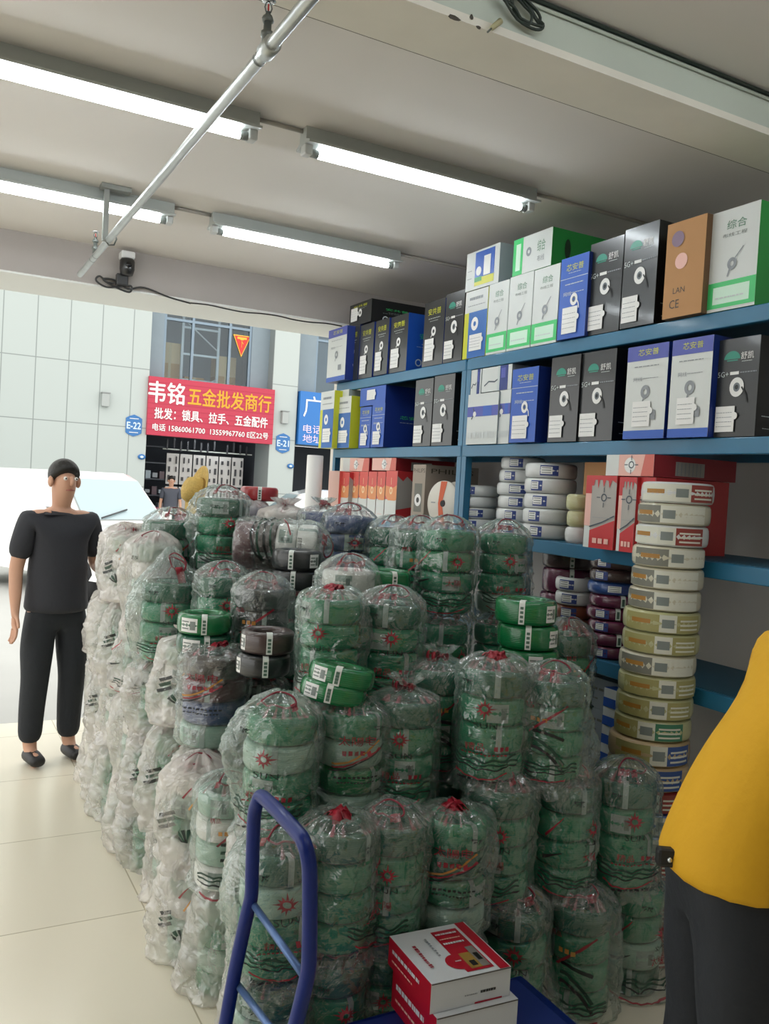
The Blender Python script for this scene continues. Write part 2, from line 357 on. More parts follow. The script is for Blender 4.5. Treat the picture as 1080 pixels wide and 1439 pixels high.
# shop sign
SR = mat('fascia_red', '#b52c46', .45); SRD = mat('fascia_red_groove', '#a82640', .6)
x0, x1, z0, z1 = 4.46, 7.52, 2.56, 3.9
sg = tag(empty('shop_sign', ((x0+x1)/2, YF, z0)), 'long red shop sign with white and yellow characters over opposite shop', 'sign')
m = M(); m.box((0, .05, (z1-z0)/2), (x1-x0, .3, z1-z0), SR)
for i in range(1, 11): m.box((0, -.1, i*(z1-z0)/11), (x1-x0, .006, .014), SRD)
m.build('fascia_panel', sg)
m = M(); fc = Face(m, (-(x1-x0)/2, -.105, 0), (1, 0, 0), (0, 0, 1), x1-x0, z1-z0)
SW = C('sign_white', '#e0e0de'); SY = C('sign_gold', '#d29a20')
fc.text('韦铭', .135, .74, .27, SW, height=.36, fat=.003); fc.text('五金批发商行', .635, .725, .67, SY, height=.31, fat=.0025)
fc.text('批发：锁具、拉手、五金配件', .5, .38, .9, SW, height=.19, fat=.0016)
fc.text('电话 15860061700  13559967760 E区22号', .5, .14, .92, SW, height=.12, fat=.001); m.build('sign_lettering', sg)
x0, x1, z0, z1 = 8.2, 12.1, 2.62, 3.95
sg = tag(empty('shop_sign', ((x0+x1)/2, YF, z0)), 'blue shop sign half hidden behind the cable shelves', 'sign'); m = M(); m.box((0, .05, (z1-z0)/2), (x1-x0, .3, z1-z0), C('fascia_blue', '#2a70b8')); m.build('fascia_panel', sg)
m = M(); fc = Face(m, (-(x1-x0)/2, -.105, 0), (1, 0, 0), (0, 0, 1), x1-x0, z1-z0); fc.text('广', .09, .72, .13, SW, height=.4); fc.text('电话：', .11, .3, .16, C('sign_pale', '#e6cfe0'), height=.16); fc.text('地址：', .11, .12, .16, C('sign_pale', ''), height=.15); m.build('sign_lettering', sg)
# number plates and small fittings on the columns
BLU = C('plate_blue', '#2c6ba8', rough=.35)
for px, py, t, lab in ((188, 598, 'E-22', 'blue number plate E-22 on the wide white pier'), (397.5, 623, 'E-21', 'blue number plate E-21 on the narrow white column')):
    p = onY(px, py, YF-.02); w, h = .36, .5; m = M()
    out = [(-w/2, -h*.33), (-w*.3, -h*.42), (0, -h*.5), (w*.3, -h*.42), (w/2, -h*.33), (w/2, h*.33), (w*.3, h*.42), (0, h*.5), (-w*.3, h*.42), (-w/2, h*.33)]
    k = len(out); m.add([(x, 0, z) for x, z in out]+[(x, .03, z) for x, z in out], [tuple(range(k))]+[(i, i+k, (i+1) % k+k, (i+1) % k) for i in range(k)], BLU)
    o = tag(m.build('number_plate', None, p), lab, 'plate'); m = M(); fc = Face(m, (0, -.002, 0), (1, 0, 0), (0, 0, 1), 1, 1); fc.text(t, 0, 0, .31, C('plate_pale', '#c3d3de'), height=.15, fat=.006); fc.rect(-.1, .15, .1, .165, SW); fc.rect(-.1, -.165, .1, -.15, SW); m.build('plate_lettering', o)
for px, py, lab in ((199, 642, 'small blue oval badge low on the wide white pier'), (408, 655, 'small blue oval badge low on the narrow white column')):
    o = tag(M().lathe([(0, -.02), (.085, -.02), (.09, 0), (.085, .02), (0, .02)], BLU, 20).build('badge', None, onY(px, py, YF-.02), (pi/2, 0, 0)), lab, 'badge'); o.scale.y = .7
    M().lathe([(0, .021), (.04, .021)], C('plate_pale', '#c3d3de'), 14).build('badge_mark', o)
for px, py, lab in ((148, 562, 'grey wall lamp on the wide white pier'), (400, 587, 'grey wall lamp on the narrow white column')):
    o = tag(M().box((0, 0, 0), (.17, .12, .3), C('lamp_grey', '#a3a8a6'), bev=.015).build('wall_lamp', None, onY(px, py, YF-.06)), lab, 'lamp'); M().box((0, 0, .16), (.2, .14, .02), C('lamp_cap', '#8b8f8e')).build('cap', o)
# goods inside the opposite shop: pegboards of hardware
PEG = C('pegboard', '#c9c6c2', rough=.6); HW = C('hardware_dark', '#3a3a3e', rough=.5)
for j in range(2):
    for i in range(6):
        x = 5.42+i*.335; z = .62+j*.82; h = .76
        o = tag(M().box((0, 0, h/2), (.3, .03, h), PEG).build('display_board', None, (x, 21.2, z)), f"{'upper' if j else 'lower'} row pegboard of dark hardware in opposite shop, {['first','second','third','fourth','fifth','sixth'][i]} from left", 'board', 'hardware boards in the opposite shop')
        m = M(); rr = random.Random(i*7+j)
        for a in (-.075, .075):
            for q in range(3): M().box((a+rr.uniform(-.02, .02), -.035, .14+q*.23), (rr.uniform(.02, .05), .04, rr.uniform(.08, .19)), HW).build('hanging_fitting', o)
o = tag(empty('hanging_rack', (6.3, 21.15, 2.3)), 'row of dark handles hung above the boards in opposite shop', 'rack'); M().box((0, 0, 0), (2.3, .03, .03), C('rail_pale', '#b6bcb4')).build('rail', o)
for i in range(13):
    if i not in (8,): M().box((-1.05+i*.17, -.02, .12+.04*sin(i*2)), (.04, .03, .24), HW, rz=.2).build('handle', o)
o = tag(empty('goods_shelf', (4.85, 21.4, -.06)), 'dark crowded goods shelf at the left inside opposite shop', 'shelf'); m = M()
for z in (.4, .8, 1.2, 1.6, 2.0, 2.4): M().box((0, 0, z), (.8, .4, .03), C('rack_dark', '#3c424a')).build('shelf_board', o)
for i in range(20): m.box((-.35+(i % 5)*.17, -.05, .5+(i//5)*.4), (.12, .25, .16+.08*sin(i*3)), [C('goods_a', '#8a8f94'), C('goods_b', '#5a4a50'), C('goods_c', '#9aa8b0')][i % 3])
m.build('packed_goods', o)
o = tag(empty('counter', (5.25, 20.9, -.06)), 'pink and magenta goods on the counter in opposite shop', 'counter'); M().box((0, 0, .4), (.8, .4, .8), C('counter_pink', '#a8748a')).build('counter_body', o); M().box((0, 0, .86), (.7, .3, .12), C('goods_pink', '#c0607e')).build('goods_tray', o)
# tube lamps added to brighten the opposite shop and upper store
def added_shop_tube(x, y, z, lab):
    o = tag(empty('fluorescent_lamp', (x, y, z)), lab, 'lamp'); M().box((0, 0, .03), (1.3, .08, .05), RW, bev=.01).build('housing', o); M().tube([(-.6, 0, -.01), (.6, 0, -.01)], .018, mat('lit_tube', '#f4fbff', emit=LAMP), 10).build('tube', o)
added_shop_tube(5.9, 20.6, 6.2, 'added tube lamp brightening the upper store opposite'); added_shop_tube(6.4, 20.75, 2.62, 'added tube lamp brightening the hardware boards opposite'); added_shop_tube(10, 20.8, 6.2, 'added tube lamp brightening the upper store behind the blue sign')
# vehicles
GLASSD = C('car_glass', '#9fb2b8', rough=.05, spec=.8); CARW = C('car_white', '#eeeeec', rough=.2, coat=.8); RUB = C('rubber', '#1c1c1e', rough=.8); TRIMB = C('car_trim', '#3a3d40', rough=.5)
def car(name, lab, loc, rz, L, Wd, Hh, prof, glass, paint):
    o = tag(empty(name, loc, rz), lab, 'car'); m = M(); k = len(prof)
    vs = [];
    for s_, q in ((-1, 1), (-.5, 1.0), (.5, 1.0), (1, 1)):
        pass
    secs = [(-.5, .9, .0), (-.47, .985, .0), (-.4, 1, 0), (.4, 1, 0), (.47, .985, 0), (.5, .9, 0)]
    for yv, sc, _ in secs:
        for x, z in prof:
            tum = 1-.16*max(0, (z-.55*Hh))/(.45*Hh)
            vs.append((x*(.985+.015*sc), yv*Wd*tum, .12+(z-.12)*(sc if z > .3 else 1)))
    fs = []
    for i in range(len(secs)-1):
        for j in range(k): fs.append((i*k+j, i*k+(j+1) % k, (i+1)*k+(j+1) % k, (i+1)*k+j))
    fs += [tuple(range(k-1, -1, -1)), tuple((len(secs)-1)*k+j for j in range(k))]
    m.add(vs, fs, paint, False); body = m.build('car_body', o)
    for nm, quad in glass: M().add([Vector(p) for p in quad]+[Vector(p)-Vector((0, 0, .004)) for p in quad], [tuple(range(len(quad)))], GLASSD).build(nm, o)
    for x in (-L*.32, L*.32):
        for s_ in (-1, 1):
            w = M().lathe([(0, -.1), (.2, -.1), (.29, -.09), (.31, -.06), (.31, .06), (.29, .09), (.2, .1), (0, .1)], RUB, 24).build('wheel', o, (x, s_*(Wd/2-.1), .31), (pi/2, 0, 0)); M().lathe([(0, .105), (.19, .105)], C('hubcap', '#b9bdc0', metal=.6), 16).build('hubcap', w)
    return o
# white minivan seen from its sloping front: windscreen towards us
vp = [(-1.9, .3), (1.75, .3), (1.9, .45), (1.88, .8), (1.75, .95), (1.1, 1.02), (.55, 1.62), (.35, 1.7), (-1.7, 1.68), (-1.88, 1.5), (-1.92, .6)]
v = car('minivan', 'white minivan parked across the street, windscreen towards the shop', (1.95, 13.0, -.06), radians(-62), 3.8, 1.6, 1.7, vp, [
    ('windscreen', [(1.09, -.66, 1.07), (1.09, .66, 1.07), (.6, .6, 1.6), (.6, -.6, 1.6)]),
    ('side_window', [(.9, .735, 1.08), (-.2, .745, 1.08), (-.2, .66, 1.58), (.5, .66, 1.56)]), ('side_window', [(-.3, .745, 1.08), (-1.7, .745, 1.08), (-1.65, .66, 1.56), (-.3, .66, 1.58)])], CARW)
M().tube([(1.11, -.4, 1.09), (1.0, .1, 1.2)], .012, TRIMB).build('wiper', v); M().box((1.9, 0, .5), (.06, 1.3, .16), TRIMB, bev=.02).build('bumper', v)
for s_ in (-1, 1): M().box((1.86, s_*.6, .8), (.06, .26, .14), C('headlamp', '#d9e2e4', rough=.1), bev=.02).build('headlamp', v); M().box((1.0, s_*.83, 1.1), (.1, .14, .16), CARW, bev=.03).build('mirror', v)
sp = [(-2.1, .3), (2.05, .3), (2.15, .5), (2.1, .85), (1.2, .98), (.55, 1.5), (.2, 1.6), (-.9, 1.6), (-1.6, 1.35), (-2.1, 1.05), (-2.18, .6)]
v = car('sedan', 'pale silver car parked behind the red coil and foam roll', (7.0, 15.6, -.06), radians(168), 4.3, 1.75, 1.6, sp, [
    ('windscreen', [(1.15, -.7, 1.03), (1.15, .7, 1.03), (.6, .62, 1.48), (.6, -.62, 1.48)]), ('side_window', [(1.0, .81, 1.02), (-.1, .82, 1.02), (-.1, .7, 1.5), (.45, .7, 1.48)]), ('side_window', [(-.18, .82, 1.02), (-1.5, .82, 1.02), (-1.15, .7, 1.42), (-.18, .7, 1.5)])], C('car_silver', '#d6dadb', rough=.2, coat=.8))
for s_ in (-1, 1): M().box((2.1, s_*.65, .75), (.08, .3, .14), C('headlamp', ''), bev=.02).build('headlamp', v); M().box((.95, s_*.93, 1.05), (.1, .16, .13), C('car_silver', ''), bev=.03).build('mirror', v)
# ================================================================== ceiling: lamps, pipe, cables
LHOUS = mat('lamp_housing', '#b4b9b6', .4, metal=.2); LREF = mat('lamp_reflector', '#dfe3e1', .35); TUBE = mat('lit_tube', '#f4fbff', emit=LAMP); CAPM = mat('tube_cap', '#c8cac8', .4); CLIP = mat('lamp_clip', '#8a8f8c', .5)
def lamp(x0, x1, y, zc, lab):
    o = tag(empty('fluorescent_lamp', ((x0+x1)/2, y, zc)), lab, 'lamp', 'ceiling tube lamps'); L = x1-x0
    m = M(); w = .055     # trough section: flat top box and two slanting wings
    sec = [(-.03, 0), (.03, 0), (.034, -.05), (w+.012, -.062), (w+.012, -.072), (.03, -.066), (-.03, -.066), (-w-.012, -.072), (-w-.012, -.062), (-.034, -.05)]
    k = len(sec); vs = [(s*L/2, a, b) for s in (-1, 1) for a, b in sec]; m.add(vs, [(i, (i+1) % k, k+(i+1) % k, k+i) for i in range(k)]+[tuple(range(k-1, -1, -1)), tuple(range(k, 2*k))], LHOUS)
    m.build('housing', o)
    t = M().tube([(-L/2+.05, 0, -.088), (L/2-.05, 0, -.088)], .0155, TUBE, 14).build('tube', o)
    for s in (-1, 1):
        e = M().box((s*(L/2-.018), 0, -.078), (.034, .05, .05), CAPM, bev=.006).build('lamp_holder', o)
        M().tube([(s*(L/2-.065), 0, -.088), (s*(L/2-.035), 0, -.088)], .0165, CLIP, 14).build('tube_cap', e)
    return o
lamp(-.15, 1.06, 3.15, 3.03, 'long tube lamp in the nearer row, left one, crossed by the pipe')
lamp(1.25, 2.37, 3.15, 3.03, 'bright tube lamp in the nearer row, right one, above the shelves')
lamp(-.12, 1.07, 4.43, 3.03, 'tube lamp in the row nearer the street, left one, behind the bracket')
lamp(1.27, 2.39, 4.43, 3.03, 'tube lamp in the row nearer the street, right one')
for x0, x1 in ((-1.6, -.35),):  # unseen lamps added to light the left of the room
    for y in (3.15, 4.43): lamp(x0, x1, y, 3.03, 'added unseen tube lamp beyond the left edge of the picture')
for y in (.9,):  # unseen overhead lamps added for illumination
    for x0 in (.3, 1.6): lamp(x0, x0+1.2, y, 3.11, 'added unseen tube lamp over the near part of the room')
COND = mat('conduit', '#a9a49c', .5)
for x0, x1, y, n in ((1.06, 1.25, 3.15, 'short conduit joining the two lamps of the nearer row'), (2.37, 3.34, 3.15, 'thin conduit from the right lamp to the wall above the boxes'), (1.07, 1.27, 4.43, 'short conduit joining the two lamps of the street row'), (2.39, 3.34, 4.43, 'thin conduit from the street row lamp to the wall')):
    o = tag(M().tube([(x0, y+.01, 3.02), (x1, y+.01, 3.02)], .009, COND).build('conduit'), n, 'conduit')
GALV = mat('galvanised_pipe', '#b9bdbb', .38, metal=.75, vary=.08, vscale=20); STEEL = mat('grey_steel', '#6f736f', .5, metal=.5)
zp = 2.77; xp = .745
o = tag(empty('sprinkler_pipe', (xp, 3, zp)), 'thin galvanised sprinkler pipe running under the ceiling', 'pipe')
M().tube([(0, -4, 0), (0, 2.2, 0)], .017, GALV, 16).build('pipe_run', o)
c = M(); c.lathe([(.0172, -.03), (.024, -.028), (.024, .028), (.0172, .03)], GALV, 16); q = c.build('coupling', o, (0, -.85, 0), (pi/2, 0, 0))
for yy in (2.17, 4.72):      # upright sprinkler heads
    y = yy-3; s = tag(empty('upright_sprinkler', (xp, yy, zp+.016)), 'upright sprinkler head on the pipe, the one near the beam' if yy < 3 else 'upright sprinkler head at the far end of the pipe', 'sprinkler')
    s.scale = (.75, .75, .66)
    M().lathe([(.0, 0), (.018, 0), (.018, .03), (.022, .032), (.022, .05), (.014, .055), (.014, .09), (0, .09)], STEEL, 12).build('fitting', s)
    M().lathe([(0, .09), (.02, .09), (.022, .1), (.017, .112), (.01, .118), (.008, .13), (0, .13)], STEEL, 6).build('hex_nut', s)
    m = M()
    for a in (0, pi): m.tube([(.008*cos(a), .008*sin(a), .128), (.013*cos(a), .013*sin(a), .145), (.009*cos(a), .009*sin(a), .162), (0, 0, .17)], .0025, STEEL, 6)
    m.build('frame', s); M().tube([(0, 0, .13), (0, 0, .16)], .003, C('bulb_red', '#b43030', rough=.1), 8).build('bulb', s)
    M().lathe([(0, .17), (.02, .168), (.026, .172), (.02, .176), (0, .175)], mat('bright_metal', '#cfd2d2', .25, metal=.9), 16).build('deflector', s)
    for dy in (-.02, .025): M().lathe([(.0185, -.004), (.0185, .004)], STEEL, 16, closed=False).build('clamp_ring', o, (0, y+dy*2, 0), (pi/2, 0, 0))
BRK = mat('bracket_grey', '#8f928e', .5, metal=.2)
o = tag(empty('pipe_bracket', (xp, 4.33, 3.03)), 'grey drop bracket holding the pipe at the left', 'bracket')
M().box((.02, 0, -.012), (.14, .06, .024), BRK, bev=.003).build('ceiling_plate', o); M().box((-.02, 0, -.14), (.026, .026, .26), BRK, bev=.003).build('drop_bar', o)
M().tube([(-.02+0, .0, -.26), (.0, 0, -.285), (.025, 0, -.28), (.035, 0, -.25), (.03, 0, -.235)], .004, STEEL).build('pipe_hook', o)
# security camera with its cable on the lintel
cp = onY(178, 377, 5.44); BLK = mat('camera_black', '#1c1c1d', .35, coat=.3); WHP = mat('camera_white', '#dcdcda', .4)
o = tag(empty('security_camera', (cp.x, 5.51, 2.98)), 'small black security camera with white mount on the lintel', 'camera')
M().box((0, -.06, .002), (.085, .09, .045), WHP, bev=.01).build('mount', o)
M().lathe([(0, -.06), (.035, -.055), (.045, -.02), (.045, .03), (.036, .045), (0, .046)], BLK, 20, c=(.0, -.08, -.065)).build('camera_head', o)
M().lathe([(0, .0), (.017, 0), (.018, .012), (0, .014)], mat('lens_glass', '#0a0d12', .05), 14).build('lens', o, (0, -.123, -.065), (pi/2, 0, 0))
cab = [(0, -.05, -.13), (-.03, -.03, -.16), (-.1, -.03, -.17), (-.15, -.03, -.14), (-.17, -.03, -.17), (-.11, -.03, -.2), (-.03, -.03, -.185), (.04, -.03, -.17), (.03, -.03, -.21), (-.06, -.03, -.19), (-.13, -.03, -.155), (-.06, -.03, -.15), (.02, -.03, -.19), (.12, -.025, -.165), (.28, -.02, -.2), (.42, -.017, -.217)]
def smooth(pts, n=5):
    P = [Vector(p) for p in pts]; out = []
    for i in range(len(P)-1):
        a, b, c, d = P[max(i-1, 0)], P[i], P[i+1], P[min(i+2, len(P)-1)]
        for j in range(n):
            t = j/n; out.append(.5*((2*b)+(c-a)*t+(2*a-5*b+4*c-d)*t*t+(3*b-a-3*c+d)*t**3))
    return out+[P[-1]]
M().tube(smooth(cab), .006, BLK, 6).build('camera_cable', o); M().box((-.02, -.04, -.145), (.07, .05, .07), BLK, bev=.006).build('junction_box', o)
p0 = [(cp.x+.42+i*.12, 5.498, 2.766+.006*sin(i*1.7)) for i in range(10)]
tag(M().tube(smooth(p0), .005, BLK, 6).build('cable'), 'thin black cable running along the bottom edge of the lintel', 'cable')
# beam: cable tangle, plug, conduits in the near corner
GC = mat('cable_dark_green', '#1d2b24', .45)
yb = 2.058; cc = onY(712, 8, yb)
pts = []
for i in range(40):
    a = i*.55; pts.append((cc.x+.03+.075*cos(a)*(1+.2*sin(i*.7))+.02*sin(i*.31), yb-.012-.004*(i % 4), cc.z+.0+.028*sin(a)*(1+.3*cos(i*.9))-.15*(cos(a))*.2))
t_ = tag(empty('cable_tangle', (0, 0, 0)), 'dark tangle of cable with a plug hanging on the beam', 'cable')
M().tube(smooth(pts, 3), .0045, GC, 6).build('cable_loops', t_)
pl = onY(690, 40, yb-.01); M().tube([Vector(pl)+Vector((.03, 0, .03)), pl], [.009, .007], C('plug_ivory', '#b9b48e'), 8).build('plug', t_); M().tube([pl, Vector(pl)+Vector((-.012, 0, -.014))], .003, STEEL, 6).build('plug_pin', t_)
for k, (zz, rr, mm_, lb) in enumerate(((3.098, .007, GC, 'dark cable along the top of the near side of the beam'), (3.082, .005, PLASG, 'thin painted conduit along the beam below the dark cable'))):
    tag(M().tube([(-1.2, 2.062, zz), (3.04, 2.062, zz)], rr, mm_, 8).build('cable' if k == 0 else 'conduit'), lb, 'cable' if k == 0 else 'conduit')
HOLE = C('plaster_hole', '#57524b', rough=.95)
m = M()
for px, py, w, h in ((637, 25, .02, .007), (662, 24, .006, .008), (672, 39, .009, .005)):
    p = onY(px, py, 2.069); m.lathe([(0, 0), (.7, 0), (1, .3), (.6, .2)], HOLE, 9, c=(0, 0, 0)); n0 = len(m.v)-36
    for i in range(n0, len(m.v)): x, y, z = m.v[i]; m.v[i] = (p.x+x*w*(1+.25*sin(i)), p.y-z*.004, p.z+y*h)
struct(m.build('trim_3'))

# ================================================================== shelving
SB = mat('shelf_blue', '#1f6a8e', .4, coat=.2, vary=.06); SBD = mat('shelf_board_blue', '#26586f', .55)
XF = 2.5; XB = 2.98; LV = (2.355, 1.9, 1.455, .99, .5)
YA, YM, YC = 5.42, 3.8, 1.72
def rack(y0, y1, lab):
    o = tag(empty('shelf_rack', ((XF+XB)/2, (y0+y1)/2, 0)), lab, 'shelf', 'blue steel shelf racks')
    L = y1-y0
    for x in (XF+.02, XB-.02):
        for s in (-1, 1): M().box((x-(XF+XB)/2, s*(L/2-.02), 1.17), (.04, .04, 2.34), SB).build('post', o)
    for z in LV:
        for x in (XF+.012, XB-.012): M().box((x-(XF+XB)/2, 0, z-.032), (.03, L-.01, .06), SB, bev=.004).build('beam', o)
        M().box((0, 0, z-.006), (XB-XF-.03, L-.02, .012), SBD).build('shelf_board', o)
    return o
rack(YM+.003, YA, 'blue shelf rack nearer the street, left bay'); rack(YC, YM-.003, 'blue shelf rack at the right, nearer bay')

# ---- cartons of cable
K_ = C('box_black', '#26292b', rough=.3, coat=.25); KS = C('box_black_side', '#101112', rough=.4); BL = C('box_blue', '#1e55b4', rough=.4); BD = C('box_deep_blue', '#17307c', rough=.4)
GN = C('box_green', '#1d8c3c', rough=.45); GL = C('box_light_green', '#3fc36e', rough=.45); WB = C('box_white', '#d3d7d5', rough=.5); GS = C('box_grey', '#8d979c', rough=.5); YG = C('box_yellow', '#c6c82c', rough=.45)
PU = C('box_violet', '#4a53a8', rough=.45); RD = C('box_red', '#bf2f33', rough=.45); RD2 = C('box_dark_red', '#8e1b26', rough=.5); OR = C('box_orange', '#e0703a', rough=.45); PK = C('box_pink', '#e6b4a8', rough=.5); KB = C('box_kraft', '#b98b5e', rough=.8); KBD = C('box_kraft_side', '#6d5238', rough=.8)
DG = C('dome_green', '#1f8a74', rough=.4); LG = C('print_light', '#c9d2d0'); BRG = C('box_brown_grey', '#a3978a', rough=.7)
def lab_patch(fc, u0, v0, u1, v1, seed=1, notch=True):
    fc.rect(u0, v0, u1, v1, white)
    if notch: fc.disc(u1, (v0+v1)/2+.03, .013, white, 12); 
    fc.k += 1
    for i in range(4): fc.bars(u0+.03, u1-.05, v0+(v1-v0)*(.2+.18*i), .006, grey, 4, seed+i)
def spool_pic(fc, u, v, r, body, cablec):
    fc.ring(u, v, r*.45, r, body, 1.15); fc.ring(u, v, r*.25, r*.47, C('spool_inner_grey', '#6a7278'), 1.15)  # grey inner ring of the printed reel
    fc.line([(u+r*.7/fc.w, v), (u+r*1.3/fc.w, v-r*.9/fc.h), (u+r*1.5/fc.w, v-r*1.8/fc.h)], .006, cablec)
def st_dome(f, s, w, h, d):        # black carton, green dome mark
    f.disc(.36, .79, .034, DG, 16, .85, 0, pi); f.rect(.24, .77, .5, .782, DG); f.text('舒凯', .72, .815, .3, white, height=.075); f.bars(.6, .85, .755, .006, LG, 4, 3)
    f.text('5G+', .17, .64, .26, LG, height=.055); f.rect(.34, .628, .55, .66, white); f.bars(.58, .97, .64, .012, grey, 5, 5); spool_pic(f, .52, .5, .03, white, C('cable_black', '#0d0d0d'))
    if s: s.bars(.08, .3, .2, .008, LG, 4, 4); s.bars(.1, .3, .08, .006, LG, 4, 6)
def st_anpu(f, s, w, h, d):        # dark carton with yellow-green name, blue side
    f.text('安共普', .5, .84, .62, YG, height=.1); f.bars(.22, .8, .73, .008, LG, 5, 2); f.bars(.3, .7, .69, .006, LG, 5, 3); f.ring(.5, .53, .01, .024, white, 1.1); f.line([(.46, .5), (.38, .44)], .006, white)
    if s: s.text('安共普', .45, .62, .4, GL, height=.1); s.bars(.3, .75, .48, .008, LG, 5, 3); s.bars(.2, .6, .43, .006, LG, 5, 8); s.ring(.25, .16, .015, .022, LG)
def st_xin(f, s, w, h, d):         # bright blue carton
    f.text('芯安普', .52, .87, .62, YG, height=.085); f.bars(.3, .75, .8, .006, LG, 5, 2); f.rect(0, .735, 1, .742, LG); f.bars(.2, .85, .66, .012, LG, 5, 7); f.text('网线', .3, .55, .28, LG, height=.05); f.bars(.45, .9, .55, .008, LG, 5, 9); spool_pic(f, .55, .47, .024, white, white)
    if s: s.text('芯安普', .55, .7, .5, GL, height=.08); s.bars(.3, .9, .58, .008, LG, 5, 3)
def st_xinw(f, s, w, h, d):        # white carton with violet head
    f.rect(0, .84, 1, 1, PU); f.rect(0, 0, 1, .09, BL); f.text('芯安普', .52, .925, .5, YG, height=.07); f.bars(.2, .8, .77, .01, grey, 5, 2); f.text('网线', .3, .64, .22, grey, height=.045); f.bars(.42, .8, .64, .006, grey, 5, 3); f.ring(.5, .5, .01, .024, grey, 1.1); f.line([(.48, .46), (.44, .38)], .006, grey); f.rect(.62, .2, .78, .3, grey)
    if s: s.rect(0, 0, 1, 1, BD)
def st_green(f, s, w, h, d):       # white carton, light green frame
    f.rect(0, .03, 1, .29, GL); f.rect(.14, .07, .88, .24, C('pale_green', '#cfeeda')); f.text('综合', .55, .84, .4, C('logo_green', '#5c8a70'), height=.09); f.text('布线工程', .52, .74, .5, C('logo_grey', '#767d78'), height=.04); f.ring(.5, .45, .008, .02, grey, 1.1); f.line([(.47, .42), (.42, .33)], .006, grey); f.line([(.56, .5), (.72, .6)], .004, grey); f.bars(.2, .8, .12, .014, LG, 4, 6)
    if s: s.rect(.25, .58, .32, .74, C('handle_hole', '#0c3016')); s.text('综合', .6, .7, .3, C('leaf_green', '#2fae55'), height=.1)
def st_yel(f, s, w, h, d):         # white top, blue middle, yellow left edge
    f.rect(0, 0, .2, .68, YG); f.rect(.2, 0, 1, .68, C('panel_blue', '#2a66b0')); f.bars(.2, .8, .86, .04, grey, 5, 11); f.bars(.15, .9, .77, .012, grey, 5, 3); f.ring(.48, .5, .012, .032, white, 1.1)
    if s: s.rect(0, 0, 1, .6, YG)
def st_lie(f, s, w, h, d):         # the lying one of the same kind
    f.rect(.28, .08, .86, .95, BL); f.rect(.28, .08, .86, .28, YG); f.rect(.28, .18, .5, .3, GN); f.disc(.4, .45, .024, white); f.rect(.55, .3, .75, .8, white); f.bars(.06, .2, .5, .02, grey, 2, 3); f.bars(.06, .2, .3, .02, grey, 2, 4)
def st_glie(f, s, w, h, d):
    f.rect(0, 0, .26, 1, GL); f.rect(.08, .12, .2, .85, C('pale_green', '#cfeeda')); f.ring(.42, .55, .008, .02, grey, 1.1); f.text('综合', .74, .62, .2, C('logo_green', ''), height=.3); f.text('布线', .74, .28, .18, grey, height=.16)
    if s: s.disc(.22, .5, .018, C('handle_hole', ''), 14, 2.6); s.text('综合', .62, .4, .3, C('leaf_green', '#2fae55'), height=.25)
def st_vio(f, s, w, h, d):         # white carton with violet band
    f.rect(0, .55, 1, .75, PU); f.rect(.52, .55, .8, .75, BL); f.line([(.2, .72), (.24, .62), (.15, .5)], .008, C('cable_grey', '#44505c')); f.disc(.25, .6, .014, white); f.bars(.06, .94, .12, .12, C('paper', '#ccd1d1'), 3, 2)
def st_viol(f, s, w, h, d):        # violet panel at the right
    f.rect(.62, 0, .88, 1, BD); f.rect(.66, .5, .8, .9, PU); f.line([(.1, .25), (.25, .42), (.45, .38), (.6, .5)], .007, C('cable_grey', '#44505c')); f.rect(.55, 0, .62, 1, LG)
def st_red(f, s, w, h, d):         # white, orange and red carton, sun mark
    f.rect(0, .42, 1, 1, C('box_red_daylit', '#d4574f')); f.poly([(0, .5), (.25, .4), (.6, .36), (1, .42), (1, .72), (.7, .66), (0, .7)], C('box_peach', '#e0935f')); f.ring(.5, .6, .009, .018, C('ring_cream', '#f0d3a8'), 1.3); f.line([(.5, .72), (.5, .86)], .004, C('ring_cream', '')); f.rect(0, 0, 1, .4, WB); f.bars(.2, .8, .1, .01, PK, 3, 2)  # red paled in the colour for daylight and haze
    if s:
        s.rect(0, 0, 1, 1, C('paper_grey', '#a7a29c')); s.poly([(0, 0), (1, 0), (1, .42), (0, .22)], RD); s.poly([(0, .9), (.12, .8), (.2, .9), (.34, .78), (.45, .9), (.6, .8), (.7, .9), (.85, .82), (1, .92), (1, 1), (0, 1)], RD); sunmark(s, .5, .68, .02, grey); s.text('太阳', .6, .1, .4, PK, height=.07)
def sunmark(f, u, v, r, m):
    f.ring(u, v, r*.55, r*.8, m)
    for i in range(4):
        a = i*pi/2; f.line([(u+r*cos(a)/f.w, v+r*sin(a)/f.h), (u+2*r*cos(a)/f.w, v+2*r*sin(a)/f.h)], r*.18, m)
def st_redb(f, s, w, h, d):        # big red and white carton with drips
    f.rect(.2, 0, 1, 1, C('paper_grey', '#a7a29c')); f.rect(0, .3, .2, 1, PK); f.rect(0, .75, .2, 1, RD)
    f.poly([(.2, 0), (1, 0), (1, .4), (.2, .24)], RD); f.poly([(.2, .86), (.27, .86), (.3, .94), (.38, .94), (.41, .82), (.46, .94), (.55, .94), (.59, .84), (.66, .94), (.74, .93), (.78, .83), (.86, .94), (1, .9), (1, 1), (.2, 1)], RD); sunmark(f, .62, .7, .02, C('cable_grey', '#44505c'))
    f.line([(.2, .29), (.6, .36), (1, .46)], .005, C('cable_grey', '')); f.bars(.3, .9, .42, .006, grey, 5, 3); 
    for u in (.33, .52, .72): f.rect(u, .07, u+.14, .14, PK)
